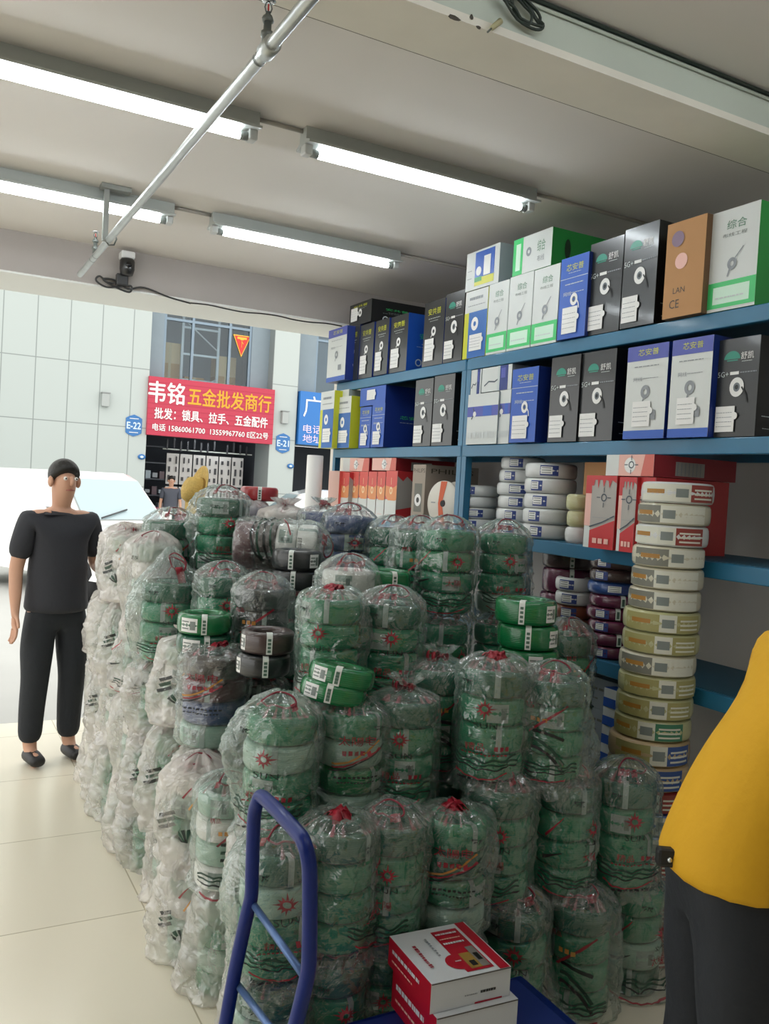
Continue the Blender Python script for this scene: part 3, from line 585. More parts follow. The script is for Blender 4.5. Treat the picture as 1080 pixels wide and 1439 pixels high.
def st_redl(f, s, w, h, d):        # lying red and white carton
    f.rect(.28, 0, 1, 1, PK); f.poly([(.75, 0), (1, 0), (1, 1), (.82, 1)], C('salmon', '#cf6a5e')); f.disc(.52, .5, .03, white); sunmark(f, .55, .52, .018, C('cable_grey', '#44505c'))
    if s: s.rect(0, 0, 1, 1, RD2); s.rect(.25, .1, .6, .75, C('paper_grey', '#a7a29c')); [s.rect(.27+.045*i, .12, .28+.045*i, .72, grey) for i in range(7)]
def st_ph(f, s, w, h, d):          # kraft carton with round mark
    f.rect(.0, 0, 1, 1, BRG); f.text('PHILIPS', .5, .9, .9, C('ink_brown', '#4a4238'), height=.07); f.rect(.2, .2, .8, .68, C('ink_grey', '#6a6a60')); f.disc(.5, .4, .036, white); f.disc(.5, .4, .016, KS)
    if s: s.text('PHILIPS', .5, .9, .8, C('ink_brown', ''), height=.08)
def st_kraft(f, s, w, h, d):
    f.text('LAN', .4, .28, .3, C('ink_brown', '#4a4238'), height=.06); f.text('CE', .3, .14, .25, C('ink_brown', ''), height=.09); f.disc(.42, .58, .03, PK); f.disc(.3, .82, .03, C('ink_violet', '#7a5f78'))
def st_plain(f, s, w, h, d): pass
def st_grey(f, s, w, h, d): f.bars(.1, .9, .6, .08, C('ink_grey', '#6a6a60'), 4, 5); f.bars(.1, .6, .3, .05, C('ink_grey', ''), 4, 6)
def st_stripe(f, s, w, h, d):
    for i in range(5): f.rect(0, i*.2, .5+.5*(i % 2), i*.2+.1, BL)
    f.rect(.75, 0, 1, 1, BL)
def carton(name, lab, loc, w, h, d, front, side, style, sticker=None, rz=0., group='cable cartons on the shelves', cat='box', top=None):
    """front faces -X (towards the aisle), its right-hand side faces -Y; loc = middle of the front bottom edge"""
    o = M()
    hx, hy = d, w/2; bv = .003
    V = [(0, -hy, 0), (0, hy, 0), (0, hy, h), (0, -hy, h), (d, -hy, 0), (d, hy, 0), (d, hy, h), (d, -hy, h)]
    o.add(V, [(0, 3, 2, 1)], front); o.add(V, [(0, 4, 7, 3), (1, 2, 6, 5), (4, 5, 6, 7)], side); o.add(V, [(3, 7, 6, 2), (0, 1, 5, 4)], top or side)
    fc = Face(o, (0, hy, 0), (0, -1, 0), (0, 0, 1), w, h); sf = Face(o, (0, -hy, 0), (1, 0, 0), (0, 0, 1), d, h)
    style(fc, sf, w, h, d)
    b = tag(o.build(name, None, loc, (0, 0, rz)), lab, cat, group)
    if sticker:
        q = M(); f2 = Face(q, (-.0045, hy, 0), (0, -1, 0), (0, 0, 1), w, h); lab_patch(f2, *sticker, seed=int(w*1e4)); q.build('shipping_label', b)
    l = M(); l.box((d/2, 0, h+.0004), (d*.98, .004, .0008), C('flap_seam', '#55504a')); l.build('flap_seam', b)
    return b
# x-left, x-right (photo columns of the front's bottom corners), y of the front's top, shelf, front plane, depth, ...
LBL = (.12, .08, .56, .42); LBD = (.06, .05, .52, .31)
BOX = [
 # top shelf, street bay
 (458, 484, 457, 0, 2.44, .3, WB, BD, st_xinw, None, 'white and violet cable box at the street end of the top shelf'),
 (485, 502, 456, 0, 2.5, .36, K_, BD, st_anpu, LBL, 'black cable box second from the street end of the top shelf'),
 (502.5, 522, 452, 0, 2.5, .36, K_, BD, st_anpu, LBL, 'black cable box third from the street end of the top shelf'),
 (524, 543, 446, 0, 2.49, .36, K_, BD, st_anpu, LBL, 'black cable box fourth from the street end of the top shelf'),
 (545, 570, 439, 0, 2.5, .33, K_, BL, st_anpu, LBL, 'black cable box with bright blue lettered side on the top shelf'),
 (592, 621, 418, 0, 2.5, .36, K_, BD, st_anpu, LBL, 'black cable box with yellow lettering beside the shelf gap'),
 (621.5, 648, 406, 0, 2.5, .36, K_, KS, st_dome, LBD, 'black green-dome cable box beside the yellow edged box'),
 # top shelf, near bay
 (649, 681, 402, 0, 2.5, .36, WB, YG, st_yel, (.3, .1, .85, .34), 'blue panel cable box with yellow edge on the top shelf'),
 (681.5, 710, 392, 0, 2.5, .36, WB, WB, st_green, None, 'first white and green box from the yellow edged one'),
 (710.5, 744, 380, 0, 2.5, .36, WB, WB, st_green, None, 'second white and green box from the yellow edged one'),
 (744.5, 781, 369, 0, 2.5, .36, WB, WB, st_green, None, 'white and green box touching the bright blue box'),
 (781.5, 821, 353, 0, 2.48, .36, BL, BD, st_xin, (.18, .06, .72, .38), 'bright blue cable box on the top shelf'),
 (822, 869, 329, 0, 2.5, .38, K_, KS, st_dome, LBD, 'big black green-dome box beside the bright blue box, top shelf'),
 (869.5, 918, 308, 0, 2.49, .38, K_, KS, st_dome, LBD, 'shiny black green-dome box under the ceiling beside the brown box'),
 (929, 985, 299, 0, 2.47, .4, KB, KBD, st_kraft, None, 'brown LAN carton at the right end of the top shelf'),
 (990, 1060, 280, 0, 2.5, .4, WB, GN, st_green, None, 'white and green box beyond the brown carton on the top shelf'),
 # middle shelf, street bay
 (447, 466, 541, 1, 2.42, .3, WB, YG, st_yel, (.3, .1, .85, .34), 'yellow edged box jutting out at the street end of the middle shelf'),
 (469, 490, 556, 1, 2.46, .3, WB, YG, st_yel, (.3, .1, .85, .34), 'blue and yellow box second from the street end, middle shelf'),
 (503, 519, 571, 1, 2.5, .3, BL, BL, st_xin, (.18, .06, .72, .36), 'narrow blue box under the plain blue carton, middle shelf'),
 (520, 538, 566, 1, 2.47, .36, BL, BD, st_xin, (.18, .06, .72, .36), 'deep blue box below the gap in the street bay, middle shelf'),
 (579, 604, 531, 1, 2.5, .36, K_, KS, st_dome, LBD, 'black green-dome box, left of the pair in the street bay'),
 (605, 634, 524, 1, 2.5, .36, K_, KS, st_dome, LBD, 'black green-dome box, right of the pair by the post'),
 # middle shelf, near bay
 (643, 697, 550, 1, 2.49, .3, WB, GS, st_vio, None, 'wide white box with violet band beside the post'),
 (697.5, 714, 547, 1, 2.5, .3, WB, GS, st_vio, None, 'narrow white box with violet band behind the blue box'),
 (714, 751, 514, 1, 2.46, .34, BL, BD, st_xin, (.12, .05, .7, .36), 'blue cable box standing in front of the grey one, middle shelf'),
 (768, 809, 497, 1, 2.49, .38, K_, KS, st_dome, LBD, 'black green-dome box beside the blue one on the middle shelf'),
 (810, 859, 489, 1, 2.5, .38, K_, KS, st_dome, LBD, 'black green-dome box beside the white violet-topped one'),
 (874, 932, 480, 1, 2.47, .36, WB, BD, st_xinw, (.22, .13, .66, .4), 'white violet-topped cable box on the middle shelf'),
 (936, 994, 470, 1, 2.47, .36, WB, BD, st_xinw, (.22, .13, .66, .4), 'white violet-topped cable box at the right edge of the picture'),
 (1000, 1060, 470, 1, 2.5, .36, K_, KS, st_dome, LBD, 'black green-dome box beyond the right edge on the middle shelf'),
 # third shelf, street bay
 (459, 474, 662, 2, 2.45, .3, C('box_pink_daylit', '#dcb3a6'), C('box_red_daylit', '#d4574f'), st_plain, None, 'pale red box at the street end of the third shelf'),  # front colour paled for daylight and haze
 (474.5, 488, 664, 2, 2.47, .3, WB, C('box_red_daylit', ''), st_red, None, 'red box second from the street end of the third shelf'),
 (489, 501.5, 663, 2, 2.5, .33, WB, RD, st_red, None, 'narrow red and white box, first of the row of five'),
 (502, 514, 663, 2, 2.5, .33, WB, RD, st_red, None, 'narrow red and white box, second of the row of five'),
 (514.5, 526.5, 663, 2, 2.5, .33, WB, RD, st_red, None, 'narrow red and white box, third of the row of five'),
 (527, 538.5, 663, 2, 2.5, .33, WB, RD, st_red, None, 'narrow red and white box, fourth of the row of five'),
 (539, 555, 662, 2, 2.5, .33, WB, RD, st_red, None, 'red and white box with grey side, last of the row of five'),
 (576, 594, 653, 2, 2.5, .36, BRG, BRG, st_ph, None, 'brown-grey lettered carton behind the big white reel'),
 # third shelf, near bay: red cartons jutting out
 (818, 861, 669, 2, 2.40, .4, WB, RD, st_redb, None, 'tall red and white carton jutting over the shelf edge, first'),
 (864, 889, 671, 2, 2.40, .4, WB, RD, st_redb, None, 'tall red and white carton, second, beside the coil tower'),
 (890.5, 915, 671, 2, 2.42, .4, WB, RD, st_redb, None, 'red carton half hidden by the coil tower'),
]
NB = {}
def clear(a, b, lv):                     # keep a carton off the post between the bays
    if lv:
        if a > YM+.046 > b: b = YM+.046 if (a-YM) > (YM-b) else b
        if a > YM-.046 and b < YM-.046 and a < YM+.2: a = YM-.046
    return a, b
for i, (xl, xr, yt, lv, xf, dp, fm, sm, stl, stk, lab) in enumerate(BOX):
    z = LV[lv]; ya, yb_ = clear(y_at(xl, xf, z), y_at(xr, xf, z), lv); yc = (ya+yb_)/2; w = abs(ya-yb_)-.004
    zt = z_at(yt, xf, yb_); zt = min(zt, LV[lv-1]-.066) if lv else zt; NB[lab] = (yc, w, zt, xf)
    carton('cable_box', lab, (xf, yc, z+.0005), w, zt-z, dp if xf+dp < XB+.09 else XB+.09-xf, fm, sm, stl, stk)
def on_top(lab, xl, xr, yt, base, xf, dp, fm, sm, stl, stk):
    z = max(NB[b_][2] for b_ in base)+.002; lv = [i for i in range(5) if z > LV[i]][0]; ya, yb_ = clear(y_at(xl, xf, z), y_at(xr, xf, z), lv); zt = z_at(yt, xf, yb_); zt = min(zt, LV[lv-1]-.066) if lv else zt; NB[lab] = ((ya+yb_)/2, abs(ya-yb_), zt, xf)
    carton('cable_box', lab, (xf, (ya+yb_)/2, z), abs(ya-yb_)-.004, max(zt-z, .05), dp, fm, sm, stl, stk)
N = [b_[10] for b_ in BOX]
on_top('black box lying on the two black boxes near the street end', 490, 521, 419, [N[1], N[2]], 2.5, .42, K_, KS, st_anpu, (.1, .2, .4, .8))
on_top('white, blue and yellow box lying on top of the yellow edged box', 653, 700, 340, [N[7], N[8]], 2.5, .3, WB, GS, st_lie, None)
on_top('white and green carton lying on the row of white boxes', 719, 774, 318, [N[9], N[10]], 2.5, .42, WB, GN, st_glie, None)
on_top('pale box with yellow side stacked on the blue and yellow box', 471, 490, 543, [N[17]], 2.48, .3, WB, GS, st_plain, None)
on_top('plain blue carton lying across the narrow blue boxes', 505, 541, 533, [N[18], N[19]], 2.5, .4, BL, BD, st_plain, (.3, .3, .62, .85))
on_top('white box with violet stripe standing on the wide white box, left', 647, 675, 500, [N[22]], 2.5, .3, WB, GS, st_viol, None)
on_top('white box with violet stripe standing on the wide white box, right', 675.5, 718, 493, [N[22], N[23]], 2.5, .4, WB, GS, st_viol, None)
on_top('red and white box lying on the row of five, street end', 481, 518, 632, [N[31], N[33]], 2.5, .36, WB, RD2, st_redl, None)
on_top('long red box with bar code side lying on the row of five', 522, 556, 632, [N[35], N[36]], 2.5, .42, PK, RD, st_redl, None)
on_top('red and white carton lying across the tall red cartons', 850, 918, 628, [N[38], N[39], N[40]], 2.41, .45, WB, RD, st_redl, None)

# ---- white reel with an orange stripe
y = 3.98; o = tag(empty('cable_reel', (2.52, y, 1.457)), 'big white reel with an orange stripe standing on the shelf', 'reel'); o.rotation_euler = (0, 0, radians(12))
R_ = .125; WR = C('reel_white', '#dcd7cc', rough=.5); m = M(); m.lathe([(.02, -.008), (R_-.004, -.008), (R_, -.004), (R_, .004), (R_-.004, .008), (.02, .008)], WR, 48); fl = m.build('flange', o, (0, 0, R_+.001), (0, -pi/2, 0))
m = M(); fc = Face(m, (-.0088, 0, R_), (0, -1, 0), (0, 0, 1), 1, 1); fc.poly([(-.02, .122), (.03, .122), (.0, .02), (-.0, -.02), (.03, -.122), (-.02, -.122), (-.035, 0)], C('stripe_orange', '#d9623a')); fc.disc(0, 0, .018, black); fc.bars(-.09, -.05, .0, .006, grey, 3, 3); m.build('reel_print', o)
M().lathe([(.022, 0), (.095, 0), (.098, .02), (.098, .06), (.095, .08), (.022, .08)], C('reel_cable', '#8a4634', rough=.5), 32).build('wound_cable', o, (.09, 0, R_+.001), (0, -pi/2, 0))
M().lathe([(.02, -.005), (R_, -.005), (R_, .005), (.02, .005)], WR, 48).build('flange', o, (.1, 0, R_+.001), (0, -pi/2, 0))

# ================================================================== coils of wire
def patch(m, r, t0, t1, z0, z1, mt, e=.0012, n=6):
    vs = [((r+e)*cos(t0+(t1-t0)*i/n), (r+e)*sin(t0+(t1-t0)*i/n), z) for i in range(n+1) for z in (z0, z1)]
    m.add(vs, [(2*i, 2*i+2, 2*i+3, 2*i+1) for i in range(n)], mt, True)
def coil_body(R, r, h, mt, c=.014):
    prof = [(r, c), (r+c*.3, c*.3), (r+c, 0), (R-c, 0), (R-c*.3, c*.3), (R, c), (R+.0015, h/2), (R, h-c), (R-c*.3, h-c*.3), (R-c, h), (r+c, h), (r+c*.3, h-c*.3), (r, h-c)]
    m = M(); m.lathe(prof[::-1], mt, 40, closed=True); return m.mesh('coil_body')
BLBL = mat('label_in_bag', '#8d9c94', .5); BLC = mat('label_print_in_bag', '#5f6d66', .5)
def strap_mesh(R, r, h, th, w, mt, txt=True):
    e = .0016; loop = [(R+e, .006), (R+e, h-.01), (R-.008, h+e), (r+.008, h+e), (r-e, h-.01), (r-e, .006)]; m = M(); t = Vector((-sin(th), cos(th), 0)); a = Vector((cos(th), sin(th), 0)); vs = []
    for q, z in loop: vs += [a*q+t*w/2+Vector((0, 0, z)), a*q-t*w/2+Vector((0, 0, z))]
    m.add(vs, [(2*i, 2*i+2, 2*i+3, 2*i+1) for i in range(len(loop)-1)], mt, True)
    if txt:
        for i in range(4): z = .012+i*(h-.024)/4; m.add([a*(R+e*1.6)+t*s*w*.28+Vector((0, 0, z+q)) for s, q in ((-1, 0), (1, 0), (1, .009), (-1, .009))], [(0, 3, 2, 1)], C('strap_print', '#4f6b5c'))
    return m.mesh('strap')
def sticker_mesh(R, h, th, wd, kind, mt2=None):
    m = M(); z0, z1 = h*.16, h*.84; a = wd/R/2
    if kind == 'bag':
        patch(m, R, th-a, th+a, z0, z1, BLBL); patch(m, R, th+a*.3, th+a*.8, z0+h*.12, z1-h*.14, BLC, .0018, 3)
    elif kind == 'wrap':      # wide printed wrapper: coloured ends, white block between
        z0, z1 = h*.1, h*.9; c1, c2 = mt2
        patch(m, R, th-a, th-a*.1, z0, z1, c1, n=6); patch(m, R, th-a*.1, th+a*.3, z0, z1, C('wrap_paper', '#d6d6c8'), n=4); patch(m, R, th+a*.3, th+a, z0, z1, c2, n=6)
        patch(m, R, th-a*.8, th-a*.3, z0+h*.35, z1-h*.25, C('wrap_print', '#a8772f'), .0018, 4); patch(m, R, th-a*.04, th+a*.24, z0+h*.2, z1-h*.2, C('code_grey', '#7d8582'), .0018, 3)
        for i in range(3): patch(m, R, th+a*.38, th+a*.92, z0+h*(.12+.2*i), z0+h*(.2+.2*i), C('wrap_paper', ''), .0018, 4)
    elif kind == 'plain':
        patch(m, R, th-a, th+a, z0, z1, white); patch(m, R, th+a*.2, th+a*.8, z0+h*.12, z1-h*.14, C('code_grey', '#7d8582'), .0018, 3)
        for i in range(3): patch(m, R, th-a*.85, th+a*.05, z0+h*(.14+.17*i), z0+h*(.2+.17*i), C('code_grey', ''), .0018, 3)
    else:      # white paper with a coloured right-hand end
        patch(m, R, th-a, th+a, z0, z1, mt2, n=8); patch(m, R, th-a*.92, th+a*.35, z0+h*.1, z1-h*.08, white, .0018, 6)
        for i in range(3): patch(m, R, th-a*.8, th+a*.2, z0+h*(.17+.16*i), z0+h*(.22+.16*i), C('code_grey', '#7d8582'), .0024, 4)
    return m.mesh('sticker')
STRAP = C('paper_strap', '#d9ded8', rough=.5)
FR_ = -pi/2     # a coil's front is its -Y side
COILC = dict(green=('#10754e', .27), dgreen=('#12533c', .27), emerald=('#12703d', .22), black=('#1d2022', .3), brown=('#3f2d2b', .35), wine=('#58222f', .3), navy=('#2b3d70', .3), pale=('#d9d8d2', .4), white=('#d5d7d6', .4), maroon=('#5e2440', .25), rust=('#7c4530', .3), olive=('#b5b486', .4), redc=('#9c2028', .3), sand=('#c8c3ac', .4), blue=('#2c4f8f', .35), speck=('#8fae9d', .4), ochre=('#b79f78', .4))
CM = {k: coil_mat('wire_'+k, c, r) for k, (c, r) in COILC.items()}
_P = {}
def proto(key, fn):
    if key not in _P: _P[key] = fn()
    return _P[key]
def coil_parts(o, R, r, h, colour, st=None, strap=None, seed=0):
    """strap and sticker children for a coil body object o"""
    if strap is not None: inst('strap', proto(('s', R, h, strap), lambda: strap_mesh(R, r, h, FR_+strap, .02, STRAP)), o)
    if st:
        th, wd, kind, c2 = st
        inst('sticker', proto(('k', R, h, st), lambda: sticker_mesh(R, h, FR_+th, wd, kind, c2 if kind == 'wrap' else C(*c2) if c2 else None)), o)
def loose_coil(loc, lab, colour, R=.1, r=.055, h=.075, st=None, strap=None, grp=None, rot=None, jit=.15):
    me = proto(('c', R, h, colour), lambda: coil_body(R, r, h, CM[colour]))
    a = atan2(-loc[1], -loc[0])+pi/2+rnd.uniform(-jit, jit)
    o = tag(inst('wire_coil', me, None, loc, rot or (0, 0, a)), lab, 'wire coil', grp)
    coil_parts(o, R, r, h, colour, st, strap); return o
ORD = ['bottom', 'second', 'third', 'fourth', 'fifth', 'sixth', 'seventh', 'eighth', 'ninth', 'tenth', 'eleventh', 'twelfth', 'thirteenth', 'fourteenth', 'fifteenth', 'sixteenth', 'seventeenth', 'eighteenth']
NAVY = ('label_navy', '#2b3f82')
def stack(px, ybase, X, zb, n, ytop, R, where, cols, sts, grp, straps=None, r=None):
    """n coils from the shelf at zb up to the photo row ytop; px = column of the stack's middle"""
    Y = y_at(px, X, zb); zt = z_at(ytop, X-R*.7, Y-R*.6); h = (zt-zb)/n-.002
    for i in range(n):
        loc = (X+rnd.uniform(-.006, .006), Y+rnd.uniform(-.008, .008), zb+i*(h+.002))
        c = cols[i % len(cols)]
        loose_coil(loc, f"{CN[c]} wire coil, {ORD[i]+' up' if i else 'bottom one'} of {where}", c, round(R, 3), r or R*.55, round(h, 4), sts[i % len(sts)], straps[i % len(straps)] if straps else None, grp)
CN = dict(green='green', dgreen='dark green', emerald='bright green', black='black', brown='brown', wine='wine red', navy='navy', pale='pale', white='white', maroon='maroon', rust='rust brown', olive='pale yellow', redc='red', sand='cream', blue='blue', speck='speckled', ochre='tan')
g3 = 'wire coils stacked on the shelves'
n1 = (.0, .085, 'two', NAVY); n2 = (-.35, .07, 'two', NAVY); n3 = (-.5, .06, 'two', NAVY)
stack(668, 0, 2.64, LV[2], 4, 681, .115, 'the low white stack by the post', ['white'], [n2, n1, n3], g3)
stack(727, 0, 2.66, LV[2], 6, 641, .11, 'the tall white stack near the post', ['white'], [n2, n3, n2, n1, n3, n2], g3)
stack(768, 0, 2.6, LV[2], 5, 650, .12, 'the white stack by the kraft carton', ['white'], [n3, n3, n2, n3, n1], g3)
stack(812, 0, 2.56, LV[2], 3, 694, .06, 'the little stack beside the red cartons', ['white', 'olive', 'olive'], [None], g3)
stack(790, 0, 2.64, LV[3], 4, 764, .115, 'the maroon stack deep on shelf four', ['maroon', 'maroon', 'maroon', 'brown'], [None], g3, [.2, .3, .1])
stack(803, 0, 2.60, LV[3], 5, 812, .085, 'the short white-topped stack', ['maroon', 'rust', 'rust', 'white', 'white'], [None, None, n2, n2, n2], g3)
stack(858, 0, 2.61, LV[3], 8, 783, .11, 'the purple stack beside the tower', ['maroon', 'maroon', 'maroon', 'maroon', 'maroon', 'blue', 'brown', 'brown'], [n3, None, n3, n3, None, n1, n3, n3], g3, [None, .3, None, .1, .3, None, None, None])
# kraft carton behind the white stacks
y0 = y_at(826, 2.62, 1.457)
carton('carton', 'brown carton behind the white coils on the third shelf', (2.62, y0-.03, 1.457), .17, .36, .28, KB, KBD, st_plain, None, 0., None, 'carton')
for i, (z, h) in enumerate(((.502, .13), (.633, .13), (.764, .13))):
    carton('carton', ['bottom', 'middle', 'top'][i]+' grey printed carton of three on the lowest shelf', (2.56, y_at(832, 2.56, .7), z), .3, h, .35, GS, GS, st_grey, None, 0., 'grey cartons on the lowest shelf', 'carton')
carton('carton', 'blue and white striped carton on the lowest shelf', (2.5, y_at(862, 2.5, .7), .502), .14, .38, .32, WB, BL, st_stripe, None, 0., None, 'carton')
carton('carton', 'blue and white carton lying low before the shelf', (2.32, y_at(846, 2.32, .55), .0), .2, .6, .16, BL, WB, st_stripe, None, 0., None, 'carton')
# coil tower in the right-hand aisle
TW = [('blue', .0, .09), ('redc', 0, .1)]
tx, ty = 2.385, 2.235; zz = 0.0
seq = ['rust', 'rust', 'rust', 'blue', 'rust', 'blue', 'blue', 'redc', 'ochre', 'ochre', 'olive', 'olive', 'olive', 'sand', 'olive', 'olive', 'sand', 'sand', 'sand', 'white', 'sand', 'white']
hs_ = [.078]*8+[.088, .085]+[.075]*12
offs = [0, .01, 0, .005, .01, .0, .01, .0, -.02, -.02, -.012, -.01, -.008, -.01, -.003, -.005, 0, .006, .004, .012, .015, .022]
WR_ = lambda a, b: ((C(*a), C(*b)))
wo, wb, wg, wr_, wd = C('wrap_olive', '#a09a62'), C('wrap_blue', '#2f4f8c'), C('wrap_green', '#3c7a5c'), C('wrap_red', '#8c3a32'), C('wrap_dark', '#77776c')
lk = {'rust': (wr_, wr_), 'blue': (wo, wb), 'redc': (wr_, wr_), 'ochre': (wo, wb), 'olive': (wo, wo), 'sand': (wd, C('wrap_paper', '#d6d6c8')), 'white': (C('wrap_paper', ''), wr_)}
lk2 = {'olive': (wo, wg)}
tw_names = []
for i, c in enumerate(seq):
    R = .128 if i < 8 else (.142 if i < 10 else .134 if i < 16 else .125); h = hs_[i]
    if zz+h > 1.76: break
    loose_coil((tx+offs[i]*.9, ty-offs[i]*.5, zz), f"{CN[c]} labelled coil in the tower by the right aisle, {['lowest', 'second', 'third', 'fourth', 'fifth', 'sixth', 'seventh', 'eighth', 'ninth', 'tenth', 'eleventh', 'twelfth', 'thirteenth', 'fourteenth', 'fifteenth', 'sixteenth', 'seventeenth', 'eighteenth', 'nineteenth', 'twentieth', 'twenty-first', 'twenty-second'][i]} up", c, R, R*.55, h,
               ((-.12 if i % 3 else .1), .3, 'wrap', (lk2 if i % 3 == 1 and c == 'olive' else lk)[c]), None, 'coils of the tower by the right aisle'); zz += h+.0015
# ================================================================== bagged coils
BR = .104; BH = .335        # film radius and height of the coils inside
INKB = mat('ink_black', '#161a18', .5, alpha=.9); INKR = mat('ink_red', '#96182c', .5, alpha=.82); INKG = mat('ink_green', '#153d2c', .5, alpha=.9); INKO = mat('ink_orange', '#c98a3c', .5, alpha=.8); INKP = mat('ink_pink', '#c96274', .5, alpha=.38); INKW = mat('ink_white', '#e6dede', .4, alpha=.28)
RIB = mat('red_ribbon', '#930f26', .4, vary=.1, vscale=30); CORD = mat('red_cord', '#7a1a2c', .5)
def film_mesh(seed, fm, top='tie', bulge=None, skirt=.0, prints='A', rough=1., drape=0., folds=0.):
    rr = random.Random(seed); ph = [rr.uniform(0, 6.28) for _ in range(16)]; off = Vector((rr.uniform(0, 50), rr.uniform(0, 50), rr.uniform(0, 50)))
    kp = rr.choice((11, 13, 15))
    P = [(.0, .78, 0), (.004, .93, 0), (.014, 1, .0)] if not drape else [(-drape, 1.0, .012), (-drape*.6, 1.03, .009), (-drape*.3, 1.02, .006), (.0, 1.0, .003)]
    P += [(.06, 1, 0), (.16, 1, 0), (.26, 1, 0), (.318, 1, .001), (.333, .96, .003)]
    if top == 'tie': P += [(.345, .80, .006), (.355, .55, .009), (.362, .34, .010), (.369, .2, .006), (.376, .17, .005), (.386, .26, .008), (.396, .36, .012), (.406, .42, .014)]
    elif top == 'open': P += [(.347, .84, .006), (.358, .68, .008), (.366, .5, .009), (.362, .38, .006), (.348, .33, .004), (.342, .25, .002)]
    elif top == 'peak': P += [(.352, .86, .005), (.372, .7, .009), (.395, .52, .012), (.420, .36, .012), (.45, .22, .008), (.475, .12, .004)]
    elif top == 'round': P += [(.347, .86, .005), (.360, .72, .008), (.374, .56, .009), (.384, .4, .009), (.391, .25, .006), (.395, .08, .002)]
    rows = []
    for i in range(len(P)-1):
        a, b = P[i], P[i+1]; n = max(2, int((abs(b[0]-a[0])+abs(b[1]-a[1])*BR)/.0075))
        for j in range(n): t = j/n; rows.append(tuple(a[q]+(b[q]-a[q])*t for q in range(3)))
    rows.append(P[-1]); NT = 72
    def rad(th, z, base, pl):
        c, s = cos(th), sin(th)
        p = Vector((c*5, s*5, z*26))+off; q = Vector((c*2.2, s*2.2, z*7))+off
        n = noise.noise(p)*.0035+(1-abs(noise.noise(q*1.6))*2)*.0022+(1-min(1, abs(noise.noise(p*.8+off))*4))*.006
        n += .003*sin(3*th+ph[0]+z*9)+.002*sin(7*th+ph[1]-z*22)
        sag = -.0022*max(0, cos(2*pi*z/.0825))**3 if z < .32 else 0
        r = BR*base+n*rough*(.4+.6*base)+sag+pl*sin(kp*th+ph[2]+2.2*noise.noise(q))
        if folds:       # long loose folds running down and across the film
            g = Vector((c*1.7, s*1.7, z*3.2+th*.35))+off
            r += folds*((1-abs(noise.noise(g))*2.6)*.7+.5*noise.noise(g*2.3)+.25*(1-abs(noise.noise(g*4.1))*3))*min(1, max(.25, (z+.05)*9))
        if bulge:
            for bt, ba, bz, bw in bulge:
                d = (th-bt+pi) % (2*pi)-pi
                r += ba*exp(-(d/.55)**2)*exp(-((z-bz)/bw)**2)*(1+.25*noise.noise(p*.7))
        if skirt:
            k = max(0, 1-z/.07); r += skirt*k*k*(.35+.65*max(0, sin(th*2+ph[3])+.3*sin(5*th+ph[4])))
        if z < .325: r = max(r, .0995 if z > .01 or drape else .06)
        return r
    m = M(); vs = []; k = len(rows)
    for i in range(NT):
        th = 2*pi*i/NT
        for z, b, pl in rows:
            r = rad(th, z, b, pl); dz = .008*noise.noise(Vector((cos(th)*3, sin(th)*3, 1))+off) if z > .335 else 0
            vs.append((r*cos(th), r*sin(th), z+dz))
    fs = [(i*k+j, ((i+1) % NT)*k+j, ((i+1) % NT)*k+j+1, i*k+j+1) for i in range(NT) for j in range(k-1)]
    m.add(vs, fs, fm, True)
    # gathered pink hem of the drawstring, in thin pleats
    if top != 'peak':
        for i in range(26):
            a0 = rr.uniform(0, 6.28); w = rr.uniform(.015, .06); q0, q1 = .93, rr.uniform(.5, .75); zt = {'tie': .356, 'open': .36, 'round': .366}[top]
            A = [Vector((cos(a0+t*w), sin(a0+t*w), 0))*(BR*q+.005) for q, t in ((q0, -1), (q0, 1), (q1, .4), (q1, -.4))]
            m.add([A[0]+Vector((0, 0, .338)), A[1]+Vector((0, 0, .338)), A[2]+Vector((0, 0, zt)), A[3]+Vector((0, 0, zt))], [(0, 1, 2, 3)], INKP if i % 3 else INKW)
    # printing that follows the film
    def at(x, z, e=.0018): th = FR_+x/BR; return Vector((cos(th), sin(th), 0))*(rad(th, z, 1, 0)+e)+Vector((0, 0, z))
    def strip(pts, w, mt, taper=False):
        vs = []; n = len(pts)
        for i, (x, z) in enumerate(pts):
            a = pts[max(i-1, 0)]; b = pts[min(i+1, n-1)]; tx, tz = b[0]-a[0], b[1]-a[1]; L = sqrt(tx*tx+tz*tz) or 1
            ww = w*(1-.75*i/(n-1)) if taper else w; qx, qz = -tz/L*ww/2, tx/L*ww/2; vs += [at(x-qx, z-qz), at(x+qx, z+qz)]
        m.add(vs, [(2*i, 2*i+2, 2*i+3, 2*i+1) for i in range(n-1)], mt, True)
    def text(t, x, z, w, mt, h=None, bold=.0, rot=0.):
        v, f, tw, thh = glyphs(t, bold); kx = w/tw; kz = kx if h is None else h/thh; c, s = cos(rot), sin(rot); m.add([at(x+a*kx*c-b*kz*s, z+a*kx*s+b*kz*c, .0026) for a, b in v], f, mt)
    def sun(x, z, r, mt):
        vs = [at(x+q*cos(a*pi/10), z+q*sin(a*pi/10)) for a in range(20) for q in (r*.58, r)]; m.add(vs, [(2*i, 2*i+1, (2*i+3) % 40, (2*i+2) % 40) for i in range(20)], mt)
        for i in range(12):
            a = i*pi/6; l = 2.2 if i % 3 == 0 else 1.6; w = r*.2
            m.add([at(x+r*cos(a)*1.0-w*sin(a), z+r*sin(a)+w*cos(a)), at(x+r*cos(a)+w*sin(a), z+r*sin(a)-w*cos(a)), at(x+r*l*cos(a), z+r*l*sin(a))], [(0, 1, 2)], mt)
    def tiny(x0, x1, z, h, mt, n):
        for i in range(n): x = x0+(x1-x0)*i/n; strip([(x, z), (x+(x1-x0)/n*.65, z)], h, mt)
